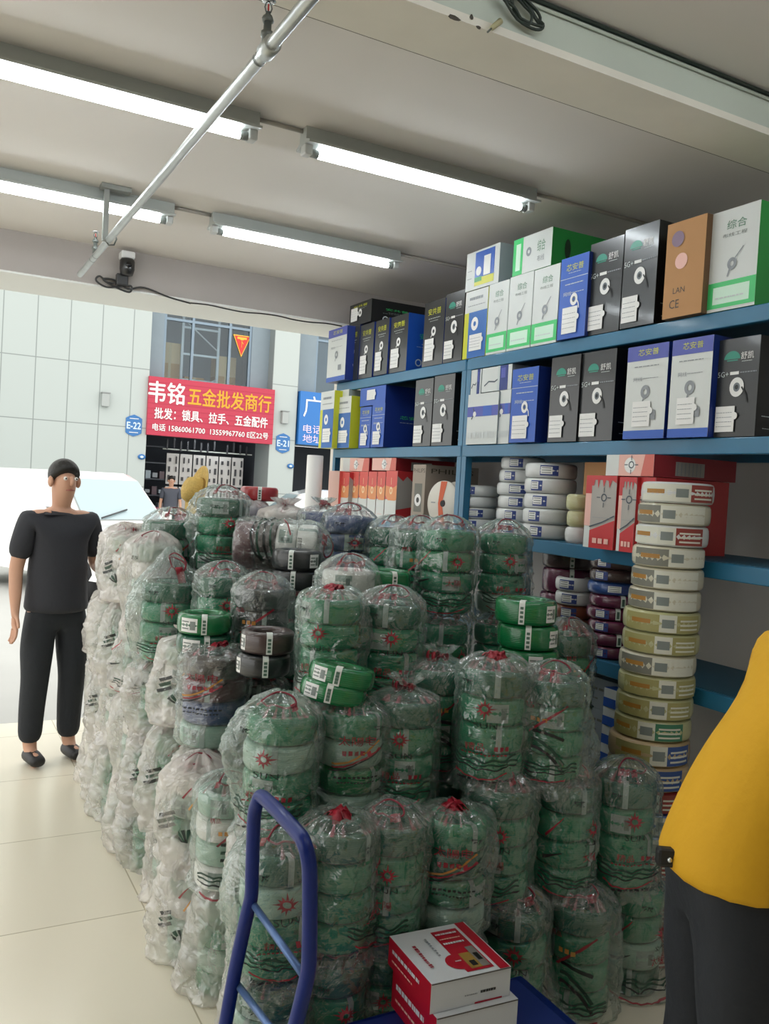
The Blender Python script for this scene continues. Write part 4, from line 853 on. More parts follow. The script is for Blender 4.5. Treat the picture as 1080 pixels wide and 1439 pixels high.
    def waves(x0, x1, z0, kk=1.):
        for j, mt in enumerate((INKG, INKG, INKB)):
            strip([(x0+(x1-x0)*i/24, z0-j*.012+kk*(.018*((i-12)/12)**2+.004*sin(i*.9+j))) for i in range(25)], .006-.001*j, mt)
        strip([(x0+.02+(x1-x0-.05)*i/20, z0-.052+kk*(.02*((i-10)/10)**2)) for i in range(21)], .004, INKR)
    if prints == 'A':
        sun(.0, .225, .015, INKR); text('SUN', .005, .175, .062, INKB, .018, -.01); text('太', -.03, .142, .012, INKB); text('陽', .028, .142, .013, INKB)
        text('精品', -.02, .112, .05, INKR, .022); tiny(.03, .075, .11, .014, INKR, 3); text('轻放', -.055, .298, .03, INKB, .016, .03); waves(-.1, .1, .07); tiny(-.07, .08, .013, .006, INKB, 9); tiny(-.06, .07, .09, .004, INKR, 12)
    elif prints == 'B':
        sun(.045, .215, .014, INKR); text('SUN', .045, .172, .055, INKB, .016, -.01); text('轻放', -.01, .297, .034, INKB, .018, .03); text('太陽', .035, .13, .05, INKR, .024); waves(-.12, .11, .062)
        strip([(-.1+.01*i, .19+.012*i) for i in range(6)], .008, INKR, True); strip([(-.11+.012*i, .12+.004*i) for i in range(6)], .012, INKB, True)
    elif prints == 'C':
        text('太陽电', .0, .262, .105, INKR, .03); tiny(-.04, .045, .225, .014, INKR, 5); strip([(-.07+.012*i, .19+.0006*i*i) for i in range(12)], .006, INKO); strip([(-.07+.012*i, .18+.0005*i*i) for i in range(12)], .005, INKR)
        strip([(-.08+.012*i, .168+.0005*i*i) for i in range(14)], .004, INKB); tiny(-.06, .07, .15, .006, INKB, 10); text('轻放', .06, .3, .03, INKB, .016, .03); tiny(-.05, .06, .135, .004, INKB, 12)
    elif prints == 'R':       # rays: fan of black strokes, red and ochre streaks
        for i in range(4): a = radians(150-22*i); strip([(.0+.05*q/6*cos(a), .1+.05*q/6*sin(a)) for q in range(6, -1, -1)], .012, INKG if i % 2 else INKB, True)
        strip([(-.02+.008*i, .26+.014*i-.0008*i*i) for i in range(6)], .007, INKR, True); strip([(.0+.007*i, .22+.012*i) for i in range(6)], .007, INKO, True)
        for i in range(3): strip([(-.08+.008*j, .19-.022*i+.004*j) for j in range(6)], .013, INKB if i != 1 else INKG)
        strip([(.03+.004*i, .12+.014*i) for i in range(7)], .004, INKR); text('轻放', .07, .29, .03, INKB, .018, .03)
    elif prints == 'S':
        for i, mt in enumerate((INKB, INKG, INKB, INKG)): strip([(-.11+.011*j, .075+.026*i+.0009*(j-10)**2*(.3 if i else .6)) for j in range(21)], .009, mt)
        strip([(-.1+.01*j, .19+.004*j) for j in range(12)], .006, INKR); text('轻放', .03, .27, .034, INKB, .018)
    elif prints == 'N': text('轻放', -.03, .27, .03, INKB, .018); strip([(.03+.004*i, .12+.014*i) for i in range(7)], .004, INKR)
    elif prints == 'D':       # side of the bag: stripes running up, streak of red
        strip([(.06-.016*i, .265-.014*i) for i in range(8)], .008, INKR); text('精品', -.06, .255, .035, INKR, .018)
        for i in range(3): strip([(-.04+.012*j, .172-.026*i-.0012*j*j*(1 if i else .3)) for j in range(9)], .010, INKB if i != 1 else INKG)
        tiny(-.05, .01, .21, .014, INKO, 3); waves(-.11, .1, .06, .6)
    return m.mesh('bag_film')
def ribbon_mesh(seed, kind):
    rr = random.Random(seed); m = M()
    if kind == 'tie':
        for i in range(7):
            a = rr.uniform(0, 6.28); L = rr.uniform(.018, .036); h = rr.uniform(.006, .03); c = Vector((rr.uniform(-.012, .012), rr.uniform(-.012, .012), .364)); d = Vector((cos(a), sin(a), 0)); 
            m.ribbon([c+d*L*sin(pi*t/10)*1.0+Vector((0, 0, h*sin(2*pi*t/10)+.012*t/10)) for t in range(11)], rr.uniform(.012, .02), RIB, (-sin(a)+rr.uniform(-.4, .4), cos(a), rr.uniform(-.5, .5)))
        m.tube([(.021*cos(a), .021*sin(a), .372+.002*sin(3*a)) for a in [i*pi/8 for i in range(17)]], .003, CORD, 6)
    elif kind == 'open':
        for i in range(9):
            a = rr.uniform(0, 6.28); L = rr.uniform(.03, .046); c = Vector((rr.uniform(-.016, .016), rr.uniform(-.016, .016), .35)); d = Vector((cos(a), sin(a), 0))
            m.ribbon([c+d*L*(t/8-.5)*1.6+Vector((0, 0, .022*sin(pi*t/8)*rr.uniform(.6, 1.2))) for t in range(9)], rr.uniform(.018, .03), RIB, (-sin(a), cos(a), rr.uniform(-.7, .7)))
    elif kind == 'peak':
        for i in range(2):
            a = 1.2*i-.6; m.tube(smooth([(-.01, -.02, .44), (.01+.02*i, -.045, .455-.03*i), (.045, -.06, .42-.02*i), (.03, -.055, .375), (0, -.05, .40), (-.01, -.03, .44)], 4), .0028, CORD, 6)
        m.ribbon([(.02+.003*i, -.07+.002*i, .40-.012*i) for i in range(7)], .026, RIB, (1, .2, .1)); m.ribbon([(-.02+.004*i, -.05, .37+.007*i) for i in range(6)], .012, RIB)
    elif kind == 'round':
        m.tube(smooth([(-.04, -.05, .372), (-.02, -.06, .362), (0, -.062, .368), (.03, -.055, .36), (.05, -.035, .37), (.03, -.02, .389), (-.01, -.02, .394), (-.04, -.05, .372)], 4), .003, CORD, 6)
        for i in range(3): a = rr.uniform(-2.6, -.6); m.ribbon([(.055*cos(a)*(1+.05*t), .055*sin(a)*(1+.05*t), .369-.003*t+.004*sin(t*2)) for t in range(6)], .018, RIB, (-sin(a), cos(a), .3))
    m2 = m
    # pale pink hem of the drawstring seen through the film
    return m2.mesh('tie_ribbon')
FV = {}
def fv(key): return FV[key]
for k, a in {
    'Atie': (1, FILM, 'tie', None, 0, 'A', 1.2, .03), 'Aopen': (2, FILM, 'open', [(.2, .02, .2, .1)], 0, 'A', 1.2, .035), 'Around': (3, FILM, 'round', [(-.4, .016, .1, .08)], 0, 'A', 1.3, .03),
    'Btie': (4, FILM, 'tie', [(2.8, .02, .15, .12)], 0, 'B', 1.3, .03), 'Bround': (5, FILM, 'round', None, 0, 'B', 1.3, .03), 'Bpeak': (6, FILM, 'peak', [(-2.8, .03, .2, .12)], 0, 'B', 1.5, .03),
    'Copen': (7, FILM, 'open', [(-.2, .015, .25, .1)], 0, 'C', 1.2, .0), 'Dtie': (8, FILM, 'tie', [(.0, .03, .2, .2)], .0, 'D', 1.2, .03), 'Dround': (9, FILM, 'round', [(.1, .03, .15, .15)], .06, 'D'),
    'Bskirt': (10, FILM, 'round', [(-.2, .04, .04, .12)], .11, 'B', 1.4), 'Askirt': (11, FILM, 'round', [(-.2, .035, .05, .1)], .09, 'A', 1.4), 'Rpeak': (12, FILM, 'peak', [(-2.6, .06, .2, .12)], 0, 'A', 1.4, .03),
    'Rround': (17, FILM, 'round', [(-2.7, .05, .22, .1)], 0, 'A', 1.6, .04), 'Lround': (18, FILM, 'round', [(.3, .03, .1, .1), (-2.9, .03, .15, .1)], 0, 'D', 1.8, .05), 'Floor': (19, FILM, 'round', [(-.6, .02, .05, .1)], .05, 'A', 1.3), 'FloorC': (20, FILM, 'open', None, .06, 'B', 1.3),
    'Side': (24, FILM, 'round', [(-1.6, .02, .2, .15)], 0, 'S', 1.5, 0, .004),
    'Mtie': (13, MILK, 'tie', [(-2.8, .045, .12, .2)], .02, 'R', 1., 0, .010), 'Mround': (14, MILK, 'round', [(-2.5, .04, .2, .2)], .0, 'R', 1., .04, .011), 'Mpeak': (15, MILK, 'peak', [(-2.9, .055, .1, .25)], .03, 'R', 1., 0, .011), 'Mopen': (16, MILK, 'open', [(-2.7, .045, .1, .2)], .03, 'B', 1., 0, .010),
    'Ndrape': (21, MILK, 'round', [(-3., .06, .16, .2)], 0, 'N', 1., .06, .013), 'Nlong': (22, MILK, 'round', [(2.9, .05, .05, .2)], .04, 'N', 1., 0, .012), 'Rdrape': (23, MILK, 'round', [(-2.7, .06, .1, .18)], 0, 'R', 1., .07, .012),
}.items(): FV[k] = (film_mesh(*a), a[2])
RB = {k: [ribbon_mesh(s, k) for s in (1, 2, 3)] for k in ('tie', 'open', 'peak', 'round')}
CB = {}
def bag_coil(colour): return proto(('bc', colour), lambda: coil_body(.094, .052, .0815, CM[colour]))
bag_n = 0
def bag(x, y, z, var, cols, lab, sc=1., hz=1., yaw=0., tilt=(0, 0), grp='plastic bags of wire coils in the pile', labels=True):
    """one tied plastic bag: film, ribbon and the coils packed in it"""
    global bag_n; bag_n += 1; rr = random.Random(bag_n*31)
    o = tag(empty('bag_of_wire_coils', (x, y, z)), lab, 'bag', grp)
    o.rotation_euler = (tilt[0], tilt[1], atan2(-y, -x)+pi/2+yaw); o.scale = (sc, sc, hz)
    me, top = FV[var]
    inst('bag_film', me, o); inst('tie_ribbon', RB[top][bag_n % 3], o)
    for i in range(4):
        c = cols[i % len(cols)]
        w = inst('wire_coil', bag_coil(c), o, (rr.uniform(-.003, .003), rr.uniform(-.003, .003), .003+i*.083), (0, 0, rr.uniform(-.7, .7)))
        if labels:
            if (i+bag_n) % 2: inst('strap', proto(('bs', i % 2), lambda: strap_mesh(.094, .052, .0815, FR_+(.15 if i % 2 else -.3), .016, BLBL, False)), w)
            if (i*2+bag_n) % 3 == 0: inst('sticker', proto(('bk', i % 3), lambda: sticker_mesh(.094, .0815, FR_+(-.75, .55, .1)[i % 3], .06, 'bag')), w)
    return o
STK = []      # (x, y) of every stack
G = ['green', 'green', 'green', 'dgreen']; G2 = ['dgreen', 'dgreen', 'green']; DK = ['black', 'dgreen', 'black']; BRN = ['speck', 'navy', 'wine', 'brown']; WH = ['pale', 'white', 'pale']; SPK = ['speck', 'speck', 'speck', 'green']; NV = ['navy', 'navy', 'navy']
LAY = .37
# the three stacks at the right front, each bag surveyed
for lab, px, py, k, var, cols, yaw, sc in (
    ('clear bag of green coils at the floor, rightmost front stack, loose film spread on tiles', 886, 1312, 0, 'Bskirt', ['dgreen', 'speck', 'green', 'green'], .5, .97),
    ('tall clear bag of green coils on top of the rightmost front stack', 873, 1165, 1, 'Around', G, .35, 1.),
    ('clear bag with black stripes at the floor, second stack from the right aisle', 812, 1340, 0, 'Dround', G, -.1, .97),
    ('clear bag of green coils in the middle of the second stack from right', 790, 1172, 1, 'Bround', G, .5, .97),
    ('clear bag with red streak under the three loose green coils', 777, 1016, 2, 'Lround', G, -.2, .95),
    ('clear bag with red sun emblem at the floor beside the red-white boxes', 719, 1345, 0, 'Askirt', G, .05, 1.02),
    ('clear bag of green coils in the middle of the stack behind the boxes', 700, 1180, 1, 'Bround', G, -.4, 1.0),
    ('big clear bag with bright red ribbon on top of the third stack from right', 690, 1014, 2, 'Aopen', G, -.18, 1.05)):
    p = onZ(px, py, .17+LAY*k); bag(p.x, p.y, LAY*k+.001, var, cols, lab, sc*1.1, .96 if px == 777 else 1.06, yaw)
    if k == 0: STK.append((p.x, p.y))
def col(px, py, Y, n, var, cols, lab, sc=1., yaw=0., under=('Atie', 'Bround', 'Around'), ucols=None, X=None, tilt=(0, 0), where=''):
    """top bag at photo point (px, py) standing on n more bags"""
    sc *= 1.09
    p = onX(px, py, X) if X else onY(px, py, Y); zb = p.z-.165; STK.append((p.x, p.y))
    h = zb/n if n else 0; hz = (h-.003)/.372 if n else 1
    for i in range(n): bag(p.x+rnd.uniform(-.006, .006), p.y+rnd.uniform(-.006, .006), i*h+.001, under[(i+len(STK)) % len(under)] if i or under[0][0] in 'MNR' else ('Floor', 'FloorC')[len(STK) % 2], ucols or cols, f"{['bottom','second','third','fourth'][i]} bag under the {where}", min(sc, 1.1), hz, rnd.uniform(-.5, .5))
    bag(p.x, p.y, zb+.001, var, cols, lab, sc, 1., yaw, tilt)
    return p.x, p.y, zb
# front row behind the trolley
col(635, 1222, 2.13, 1, 'Copen', ['speck', 'green', 'dgreen', 'green'], 'clear bag lettered in red and ochre, just behind the red-white boxes', 1.0, 0, where='red and ochre lettered bag behind the boxes')
col(548, 1230, 2.15, 1, 'Bround', G, 'clear bag with pink gathered top, between trolley handle and boxes', .97, -.5, where='pink-topped bag between trolley and boxes')
col(473, 1240, 2.14, 1, 'Aopen', G, 'clear bag with open red ribbon mouth beside the trolley handle', .99, 1.3, where='red-mouthed bag beside the trolley handle')
col(386, 1272, 2.14, 1, 'Rround', ['green', 'green', 'speck', 'dgreen'], 'clear bag seen through the trolley handle, red ribbon on top', .98, .25, where='bag seen through the trolley handle')
# second row
col(566, 1052, 2.37, 2, 'Atie', G, 'clear bag with red ribbon knot standing behind the pink-topped bag', 1.0, -.1, where='red-knotted bag in the middle of the pile')
col(490, 1070, 2.38, 2, 'Copen', ['speck', 'emerald', 'speck', 'green'], 'clear bag of speckled coils under the two tilted loose coils', 1.0, .2, where='bag of speckled coils')
col(392, 1077, 2.38, 2, 'Rround', ['green', 'green', 'speck', 'green'], 'bulging bag with red cord, behind the top of the trolley handle', 1.04, -.35, under=('Rdrape', 'Mround'), ucols=['speck', 'green'], where='bulging red-corded bag')
col(614, 1005, 2.47, 2, 'Dtie', G, 'clear bag half hidden left of the big red-ribboned bag', .96, .3, where='half hidden bag by the big red-ribboned one')
col(738, 1010, 2.49, 2, 'Bround', G, 'clear bag hidden behind, carrying the three loose green coils', .98, 0, where='bag carrying the three loose green coils')
col(792, 950, 2.56, 2, 'Lround', G, 'clear bag with drooping film at the right of the loose green coils', .93, .8, where='bag with drooping film by the blue shelf')
# third row
col(546, 913, 2.62, 3, 'Around', G, 'clear bag with red sun emblem in the middle, pale gathered top', 1.05, .05, where='sun emblem bag in the middle of the pile')
col(463, 908, 2.62, 3, 'Aopen', ['dgreen', 'green', 'green', 'green'], 'clear bag with big red ribbon in its mouth, left of the sun emblem bag', 1.0, -.35, where='bag with big red ribbon in its mouth')
col(300, 980, 3.03, 2, 'Copen', BRN, 'clear bag of brown and navy coils with red ribbon crown', 1.12, -.4, under=('Rdrape', 'Mround'), ucols=['pale', 'speck'], where='bag of brown and navy coils')
col(366, 886, 3.12, 3, 'Dround', DK, 'clear bag of black coils with white strap, left centre of pile', 1.0, -.2, where='bag of black coils left of centre')
col(418, 897, 3.31, 3, 'Lround', G2, 'dim bag of dark green coils between the black bag and the red ribbon', .93, .4, where='dim bag of dark green coils')
col(486, 862, 2.93, 3, 'Lround', WH, 'crumpled clear bag of pale coils behind the big red ribbon bag', .98, .2, where='pale coil bag behind the big red ribbon')
# fourth row and back
col(627, 803, 2.92, 3, 'Bround', ['green', 'green', 'emerald', 'green'], 'tall clear bag of green coils before the white reel', 1.06, -.1, where='tall bag before the white reel')
col(704, 806, 2.92, 3, 'Around', ['speck', 'green', 'green', 'green'], 'tall clear bag of green coils against the white coil shelf', 1.0, .3, where='tall bag against the white coil shelf')
col(585, 800, 3.12, 3, 'Lround', G, 'clear bag with much loose film left of the tall bags', .95, .2, where='loose-film bag left of the tall bags')
col(548, 794, 3.42, 3, 'Bround', G, 'clear bag of green coils below the red and white boxes', 1.0, .3, where='bag below the red and white boxes')
col(488, 775, 3.62, 3, 'Bround', NV, 'clear bag of navy blue coils, the right one of two', 1.12, -.2, where='navy bag on the right')
col(452, 768, 3.84, 3, 'Btie', NV, 'clear bag of navy blue coils, the left one of two, red ribbon', 1.05, .2, where='navy bag on the left')
col(400, 766, 4.1, 4, 'Mtie', ['navy', 'pale'], 'milky bag at the back with pink top, below the silver car', 1.1, .2, where='milky pink-topped bag at the back')
col(343, 756, 4.3, 4, 'Mopen', ['pale', 'navy'], 'milky bag at the back beside the red coil', 1.05, -.2, where='milky bag beside the red coil')
col(310, 752, 3.78, 4, 'Rround', G, 'clear bag of green coils standing highest, dark cord loop, beside straw hat', 1.08, .3, where='highest bag beside the straw hat')
col(310, 866, 3.40, 3, 'Around', G2, 'dim bag of dark green coils below the highest bag', 1.0, .2, where='dim bag below the highest one')
col(238, 782, 3.98, 4, 'Lround', G, 'clear bag of green coils in front of the straw hat', 1.1, .5, where='bag in front of the straw hat')
col(236, 872, 3.58, 3, 'Rpeak', G, 'peaked bag with red cord and ribbon above the green loose coils', 1.1, .1, under=('Rdrape', 'Ndrape'), where='peaked bag above the loose coils')
# stacks along the left aisle
LEFT = [(2.62, 2, .5), (2.83, 2, .45), (3.28, 3, .3), (3.79, 4, .1), (4.18, 4, .3), (4.41, 4, .2), (4.64, 3, .4)]
MV = ['Rdrape', 'Mround', 'Ndrape', 'Mtie', 'Nlong', 'Mopen', 'Rdrape']; MC = [['green', 'speck', 'green'], ['speck', 'speck', 'pale'], ['pale', 'speck'], ['pale', 'green', 'speck']]
ORL = ['first', 'second', 'third', 'fourth', 'fifth', 'sixth', 'seventh', 'eighth', 'ninth', 'tenth', 'eleventh']
for i, (Y, n, yw) in enumerate(LEFT):
    x = (.915, .885, .93, .90, .91, .92, .92)[i]
    STK.append((x, Y))
    for k in range(n):
        v = ['Nlong', 'Mpeak', 'Nlong', 'Mtie'][(i) % 4] if k == 0 else MV[(i*2+k*3) % 7] if k < n-1 else ['Dround', 'Mround', 'Mtie', 'Ndrape', 'Mtie', 'Mround', 'Mopen'][i]
        bag(x+rnd.uniform(-.015, .015), Y+rnd.uniform(-.008, .008), k*.345+.001, v, MC[(i+2*k) % 4], f"milky bag along the left aisle, {['floor level', 'second level', 'third level', 'top level'][k]}, {ORL[i]} stack from the trolley", rnd.uniform(.97, 1.03), .925, yw-.5+rnd.uniform(-.4, .4), (rnd.uniform(-.03, .03), rnd.uniform(-.03, .03)))
# the inside of the pile: stacks seen only between the others
gi = 0
for j in range(10):
    for i in range(7):
        X = 1.16+i*.222+(.1 if j % 2 else 0); Y = 2.38+j*.222
        if X > 2.25 or min((X-a)**2+(Y-b_)**2 for a, b_ in STK) < .218**2: continue
        n = 2 if Y < 2.8 else 3
        if X > 1.9 and Y > 3.2: continue
        gi += 1; STK.append((X, Y))
        for k in range(n):
            bag(X, Y, k*.345+.001, ['Atie', 'Btie', 'Around', 'Mround', 'Dtie'][(gi+k) % 5], [G, G2, WH, SPK, NV][(gi*2+k) % 5] if Y > 3 else G, f"bag deep inside the pile, {['lowest', 'second level', 'third level'][k]}, {'front' if Y < 2.8 else 'middle' if Y < 3.5 else 'back'} rows", 1, .92, rnd.uniform(-.6, .6), labels=False)
# the bag lying on its side with the stripes, on two standing stacks
p = onY(392, 768, 3.5); zl = p.z-.122
for q, dx in enumerate((-.1, .13)):
    if min((p.x+dx-a)**2+(p.y-b_)**2 for a, b_ in STK) > .16**2:
        for k in range(4): bag(p.x+dx, p.y, k*zl/4+.001, 'Mround', WH, f"{['bottom','second','third','fourth'][k]} bag under the {['left','right'][q]} end of the sideways striped bag", .98, zl/4/.40, .2)
o = bag(p.x-.2, p.y+.05, p.z, 'Side', ['wine', 'brown', 'pale', 'pale'], 'bag lying on its side with dark stripes, above the black coils', 1.1, 1.08)
az = Vector((.88, -.475, 0)); fy = -(Vector((-.475, -.88, .55)).normalized()); R3_ = Matrix((fy.cross(az), fy, az)).transposed(); o.rotation_euler = R3_.to_euler(); o.location = Vector(p)-az*.19

# loose coils on the pile
lg = 'loose coils lying on the pile'
pS = ('plain', None)
def on_pile(lab, px, py, Y, col_, R, h, st, strap, rot=None, r=None, z=None):
    p = onY(px, py, Y); return loose_coil((p.x, p.y, (p.z-h/2) if z is None else z), lab, col_, R, r or R*.58, h, st, strap, lg, rot)
p = onY(738, 925, 2.42); zc_ = p.z-.045
for i, (dx, lb) in enumerate(((.012, 'lowest'), (.004, 'middle'), (-.012, 'topmost'))):
    loose_coil((p.x+dx, p.y, zc_+i*.088), f"{lb} of three loose bright green coils stacked right of centre", 'emerald', .108, .06, .085, ((.25, .05, 'plain', None), (1.0, .05, 'plain', None), (.95, .05, 'plain', None))[i], (None, .02, -.12)[i], lg, None, .02)
for i in range(2):
    p = onY((466, 478)[i], (971, 948)[i], 2.40)
    o = loose_coil((p.x, p.y, p.z-.03), ['lower', 'upper'][i]+' of two tilted green coils before the sun emblem bag', 'emerald', .104, .06, .062, (-.75, .055, 'plain', None), -.15, lg)
    o.rotation_euler = Euler((radians(-5), radians(9), atan2(-p.y, -p.x)+pi/2))
p = onY(541, 815, 2.93); loose_coil((p.x, p.y, p.z-.035), 'open green coil with pale top behind the sun emblem bag', 'emerald', .098, .06, .075, None, .35, lg)
TOPP = mat('pale_wrap', '#9cc0b4', .3, coat=.5)
for i in range(2):
    p = onY(415, 812, 3.27); loose_coil((p.x, p.y, p.z-.045+i*.083), ['lower', 'upper'][i]+' of two loose black coils in the middle of the pile', 'black', .1, .058, .08, (.95, .05, 'plain', None), (-.15, -.1)[i], lg)
for i in range(2):
    p = onY(374, 932, 2.78); loose_coil((p.x-(.012 if i == 0 else 0), p.y, p.z-.035+i*.078), ['lower', 'upper'][i]+' of two loose dark brown coils left of centre', 'brown' if i else 'black', .093, .055, .075, (-1.0, .03, 'plain', None), (.2, .15)[i], lg)
for i in range(2):
    p = onY(286, 902, 3.12); loose_coil((p.x, p.y, p.z-.04+i*.078), ['lower', 'upper'][i]+' of two loose green coils above the red ribbon crown', 'dgreen' if not i else 'emerald', .1, .058, .075, (-.55, .07, 'plain', None), .05, lg)
p = onY(364, 696, 4.35); loose_coil((p.x, p.y, p.z-.03), 'red coil with white strap on the back of the pile', 'redc', .1, .055, .075, None, .0, lg)
# straw hat on the pile
p = onY(281, 692, 4.2); STRAW = mat('straw', '#c7a75c', .75, vary=.12, vscale=40, bump=(90, .6))
o = tag(empty('straw_hat', (p.x, p.y, p.z)), 'yellow straw hat lying tilted on the bags at the back', 'hat'); o.scale = (.78,)*3; o.rotation_mode = 'QUATERNION'; o.rotation_quaternion = (_r*-.8-_f*.5+_u*.28).to_track_quat('Z', 'Y')
m = M(); m.lathe([(.092+.0, .0), (.1, .003), (.135, .012), (.165, .02), (.172, .026), (.165, .026), (.135, .018), (.1, .009), (.088, .006)], STRAW, 40); m.build('brim', o)
m = M(); m.lathe([(.092, .003), (.09, .03), (.084, .07), (.072, .098), (.045, .112), (0, .115)], STRAW, 40); m.build('crown', o)
m = M(); m.lathe([(.0945, .004), (.093, .022)], C('hat_band', '#9b7a3c', rough=.7), 40); m.build('hat_band', o)
# white foam roll standing by the door post
p = onY(443, 640, 5.3); o = tag(M().lathe([(0, 0), (.052, 0), (.055, .004), (.055, p.z-.006), (.052, p.z), (.018, p.z), (.016, p.z-.2)], mat('foam_white', '#ecebe8', .7), 32).build('foam_roll', None, (p.x, p.y, 0)), 'white foam roll standing upright behind the navy bag by the doorway', 'roll'); M().lathe([(.0556, .9), (.0556, .94)], C('tape', ''), 32).build('tape', o)

# ================================================================== blue platform trolley with two boxes
TB = mat('trolley_blue', '#07236f', .36, spec=.3, coat=.12); TBL = mat('trolley_bar', '#5a76a6', .35, metal=.4)
o = tag(empty('platform_trolley', (1.15, 1.85, 0)), 'blue platform trolley with tall tubular handle in front of the pile', 'trolley')
lo = Vector((1.15, 1.85, 0)); yA, yB = 2.0, 1.70
def L_(px, py, Y): return onY(px, py, Y)-lo
A_ = [L_(318, 1432, yA), L_(331, 1360, yA), L_(347, 1285, yA), L_(353, 1258, yA), L_(354, 1225, yA), L_(356, 1165, yA), L_(357.5, 1143, yA-.005), L_(362, 1127, yA-.02), L_(371, 1121.5, yA-.05)]
B_ = [L_(416, 1168, yB+.06), L_(427, 1185, yB+.015), L_(433, 1208, yB), L_(435, 1240, yB), L_(434.5, 1330, yB), L_(433, 1362, yB), L_(427, 1392, yB), L_(414, 1445, yB), L_(402, 1490, yB)]
zb_ = .2; a0 = A_[0]+(A_[0]-A_[1]).normalized()*((A_[0].z-zb_)/max(.01, (A_[1]-A_[0]).normalized().z)); b1 = B_[-1]+(B_[-1]-B_[-2]).normalized()*max(0, (B_[-1].z-zb_)/max(.01, (B_[-2]-B_[-1]).normalized().z))
M().tube(smooth([a0]+A_+B_+[b1], 6), .0175, TB, 16).build('handle', o)
M().tube([L_(354, 1268, yA), L_(430, 1376, yB)], .009, TBL, 10).build('cross_bar', o); M().tube([L_(333, 1383, yA), L_(412, 1486, yB)], .009, TBL, 10).build('cross_bar', o)
M().box((.06, 0.0, .185), (.88, .32, .03), TB, bev=.008).build('deck', o); M().box((.06, 0, .205), (.8, .26, .012), mat('deck_mat', '#16307c', .6), bev=.003).build('deck_mat', o)
for x in (-.32, .42):
    for s in (-1, 1):
        c = M().box((x, s*.12, .145), (.07, .05, .05), STEEL, bev=.004).build('caster', o); M().lathe([(0, -.015), (.055, -.015), (.062, -.01), (.062, .01), (.055, .015), (0, .015)], RUB, 20).build('wheel', c, (x, s*.12, .063), (pi/2, 0, 0))
# boxes on the deck
WBX = C('box_pure_white', '#d4d8dc', rough=.35); RBX = C('box_crimson', '#b0142c', rough=.3); 
def goods_box(lab, c, w, d, z, h, rz, prt):
    o = tag(empty('product_box', (c[0], c[1], z), rz), lab, 'box', 'boxes on the trolley'); m = M()
    V = [(-w/2, -d/2, 0), (w/2, -d/2, 0), (w/2, d/2, 0), (-w/2, d/2, 0), (-w/2, -d/2, h), (w/2, -d/2, h), (w/2, d/2, h), (-w/2, d/2, h)]
    m.add(V, [(0, 1, 5, 4), (4, 5, 6, 7), (2, 3, 7, 6), (0, 3, 2, 1)], WBX); m.add(V, [(0, 4, 7, 3), (1, 2, 6, 5)], RBX)
    f = Face(m, (-w/2, -d/2, 0), (1, 0, 0), (0, 0, 1), w, h); f.bars(.62, .82, .33, .09, black, 3, 7); f.bars(.42, .58, .33, .04, grey, 3, 2); f.rect(.55, 0, .9, .06, RBX)
    s = Face(m, (-w/2, d/2, 0), (0, -1, 0), (0, 0, 1), d, h); s.bars(.1, .75, .55, .13, WBX, 5, 3); s.bars(.1, .6, .25, .06, PK, 5, 5)
    if prt:
        t = Face(m, (-w/2, -d/2, h), (1, 0, 0), (0, 1, 0), w, d); t.rect(.86, 0, .985, 1, RBX); t.poly([(.48, 0.06), (.82, .06), (.82, .9), (.48, .9)], RBX); t.disc(.49, .27, .036, RBX, 24); t.rect(.56, .1, .8, .4, C('photo_amber', '#9a7a34')); t.rect(.7, .1, .8, .5, C('photo_grey', '#7d7a74')); t.rect(.6, .14, .67, .24, black); t.rect(.72, .22, .78, .36, KS)
        t.bars(.5, .78, .6, .035, WBX, 4, 3); t.bars(.5, .78, .7, .02, PK, 5, 3); t.bars(.5, .78, .8, .03, WBX, 4, 8); t.bars(.45, .53, .26, .02, WBX, 2, 2)
        for v0, v1, u, w_, m_ in ((.25, .68, .13, .045, C('print_red', '#9c2f3c')), (.42, .78, .33, .03, grey)):
            rr = random.Random(int(u*100)); y_ = v0
            while y_ < v1: h_ = rr.uniform(.02, .06); t.rect(u, y_, u+w_*rr.uniform(.7, 1), y_+h_*.75, m_); t.k -= 1; y_ += h_
    m.build('printed_carton', o); l = M(); l.box((0, -d/2-.0015, h-.0015), (w*.99, .002, .002), C('flap_seam', '')); l.build('lid_edge', o); return o
goods_box('white lower box on the trolley, under the red and white one', (1.315, 1.88), .245, .25, .2115, .112, radians(-3), False)
goods_box('red and white product box on top, upper box on the trolley', (1.303, 1.897), .24, .245, .325, .078, radians(-3), True)

# ================================================================== people
SKIN = mat('skin', '#c99a80', .55); HAIR = mat('hair_black', '#15120f', .5, bump=(60, .4))
def skinned(name, V, E_, R_, m_, parent=None, lv=2, root=0):
    me = bpy.data.meshes.new(name); me.from_pydata([tuple(v) for v in V], E_, []); me.materials.append(m_)
    o = bpy.data.objects.new(name, me); COL.objects.link(o)
    if parent: o.parent = parent
    md = o.modifiers.new('skin', 'SKIN'); md.use_smooth_shade = True; md.branch_smoothing = .4
    for i, v in enumerate(me.skin_vertices[0].data):
        r = R_[i]; v.radius = r if isinstance(r, tuple) else (r, r); v.use_root = i == root
    sb = o.modifiers.new('subdivision', 'SUBSURF'); sb.levels = lv; sb.render_levels = lv
    dg = bpy.context.evaluated_depsgraph_get(); dg.update(); nm = bpy.data.meshes.new_from_object(o.evaluated_get(dg)); o.modifiers.clear(); o.data = nm; bpy.data.meshes.remove(me)
    for p in nm.polygons: p.use_smooth = True
    return o
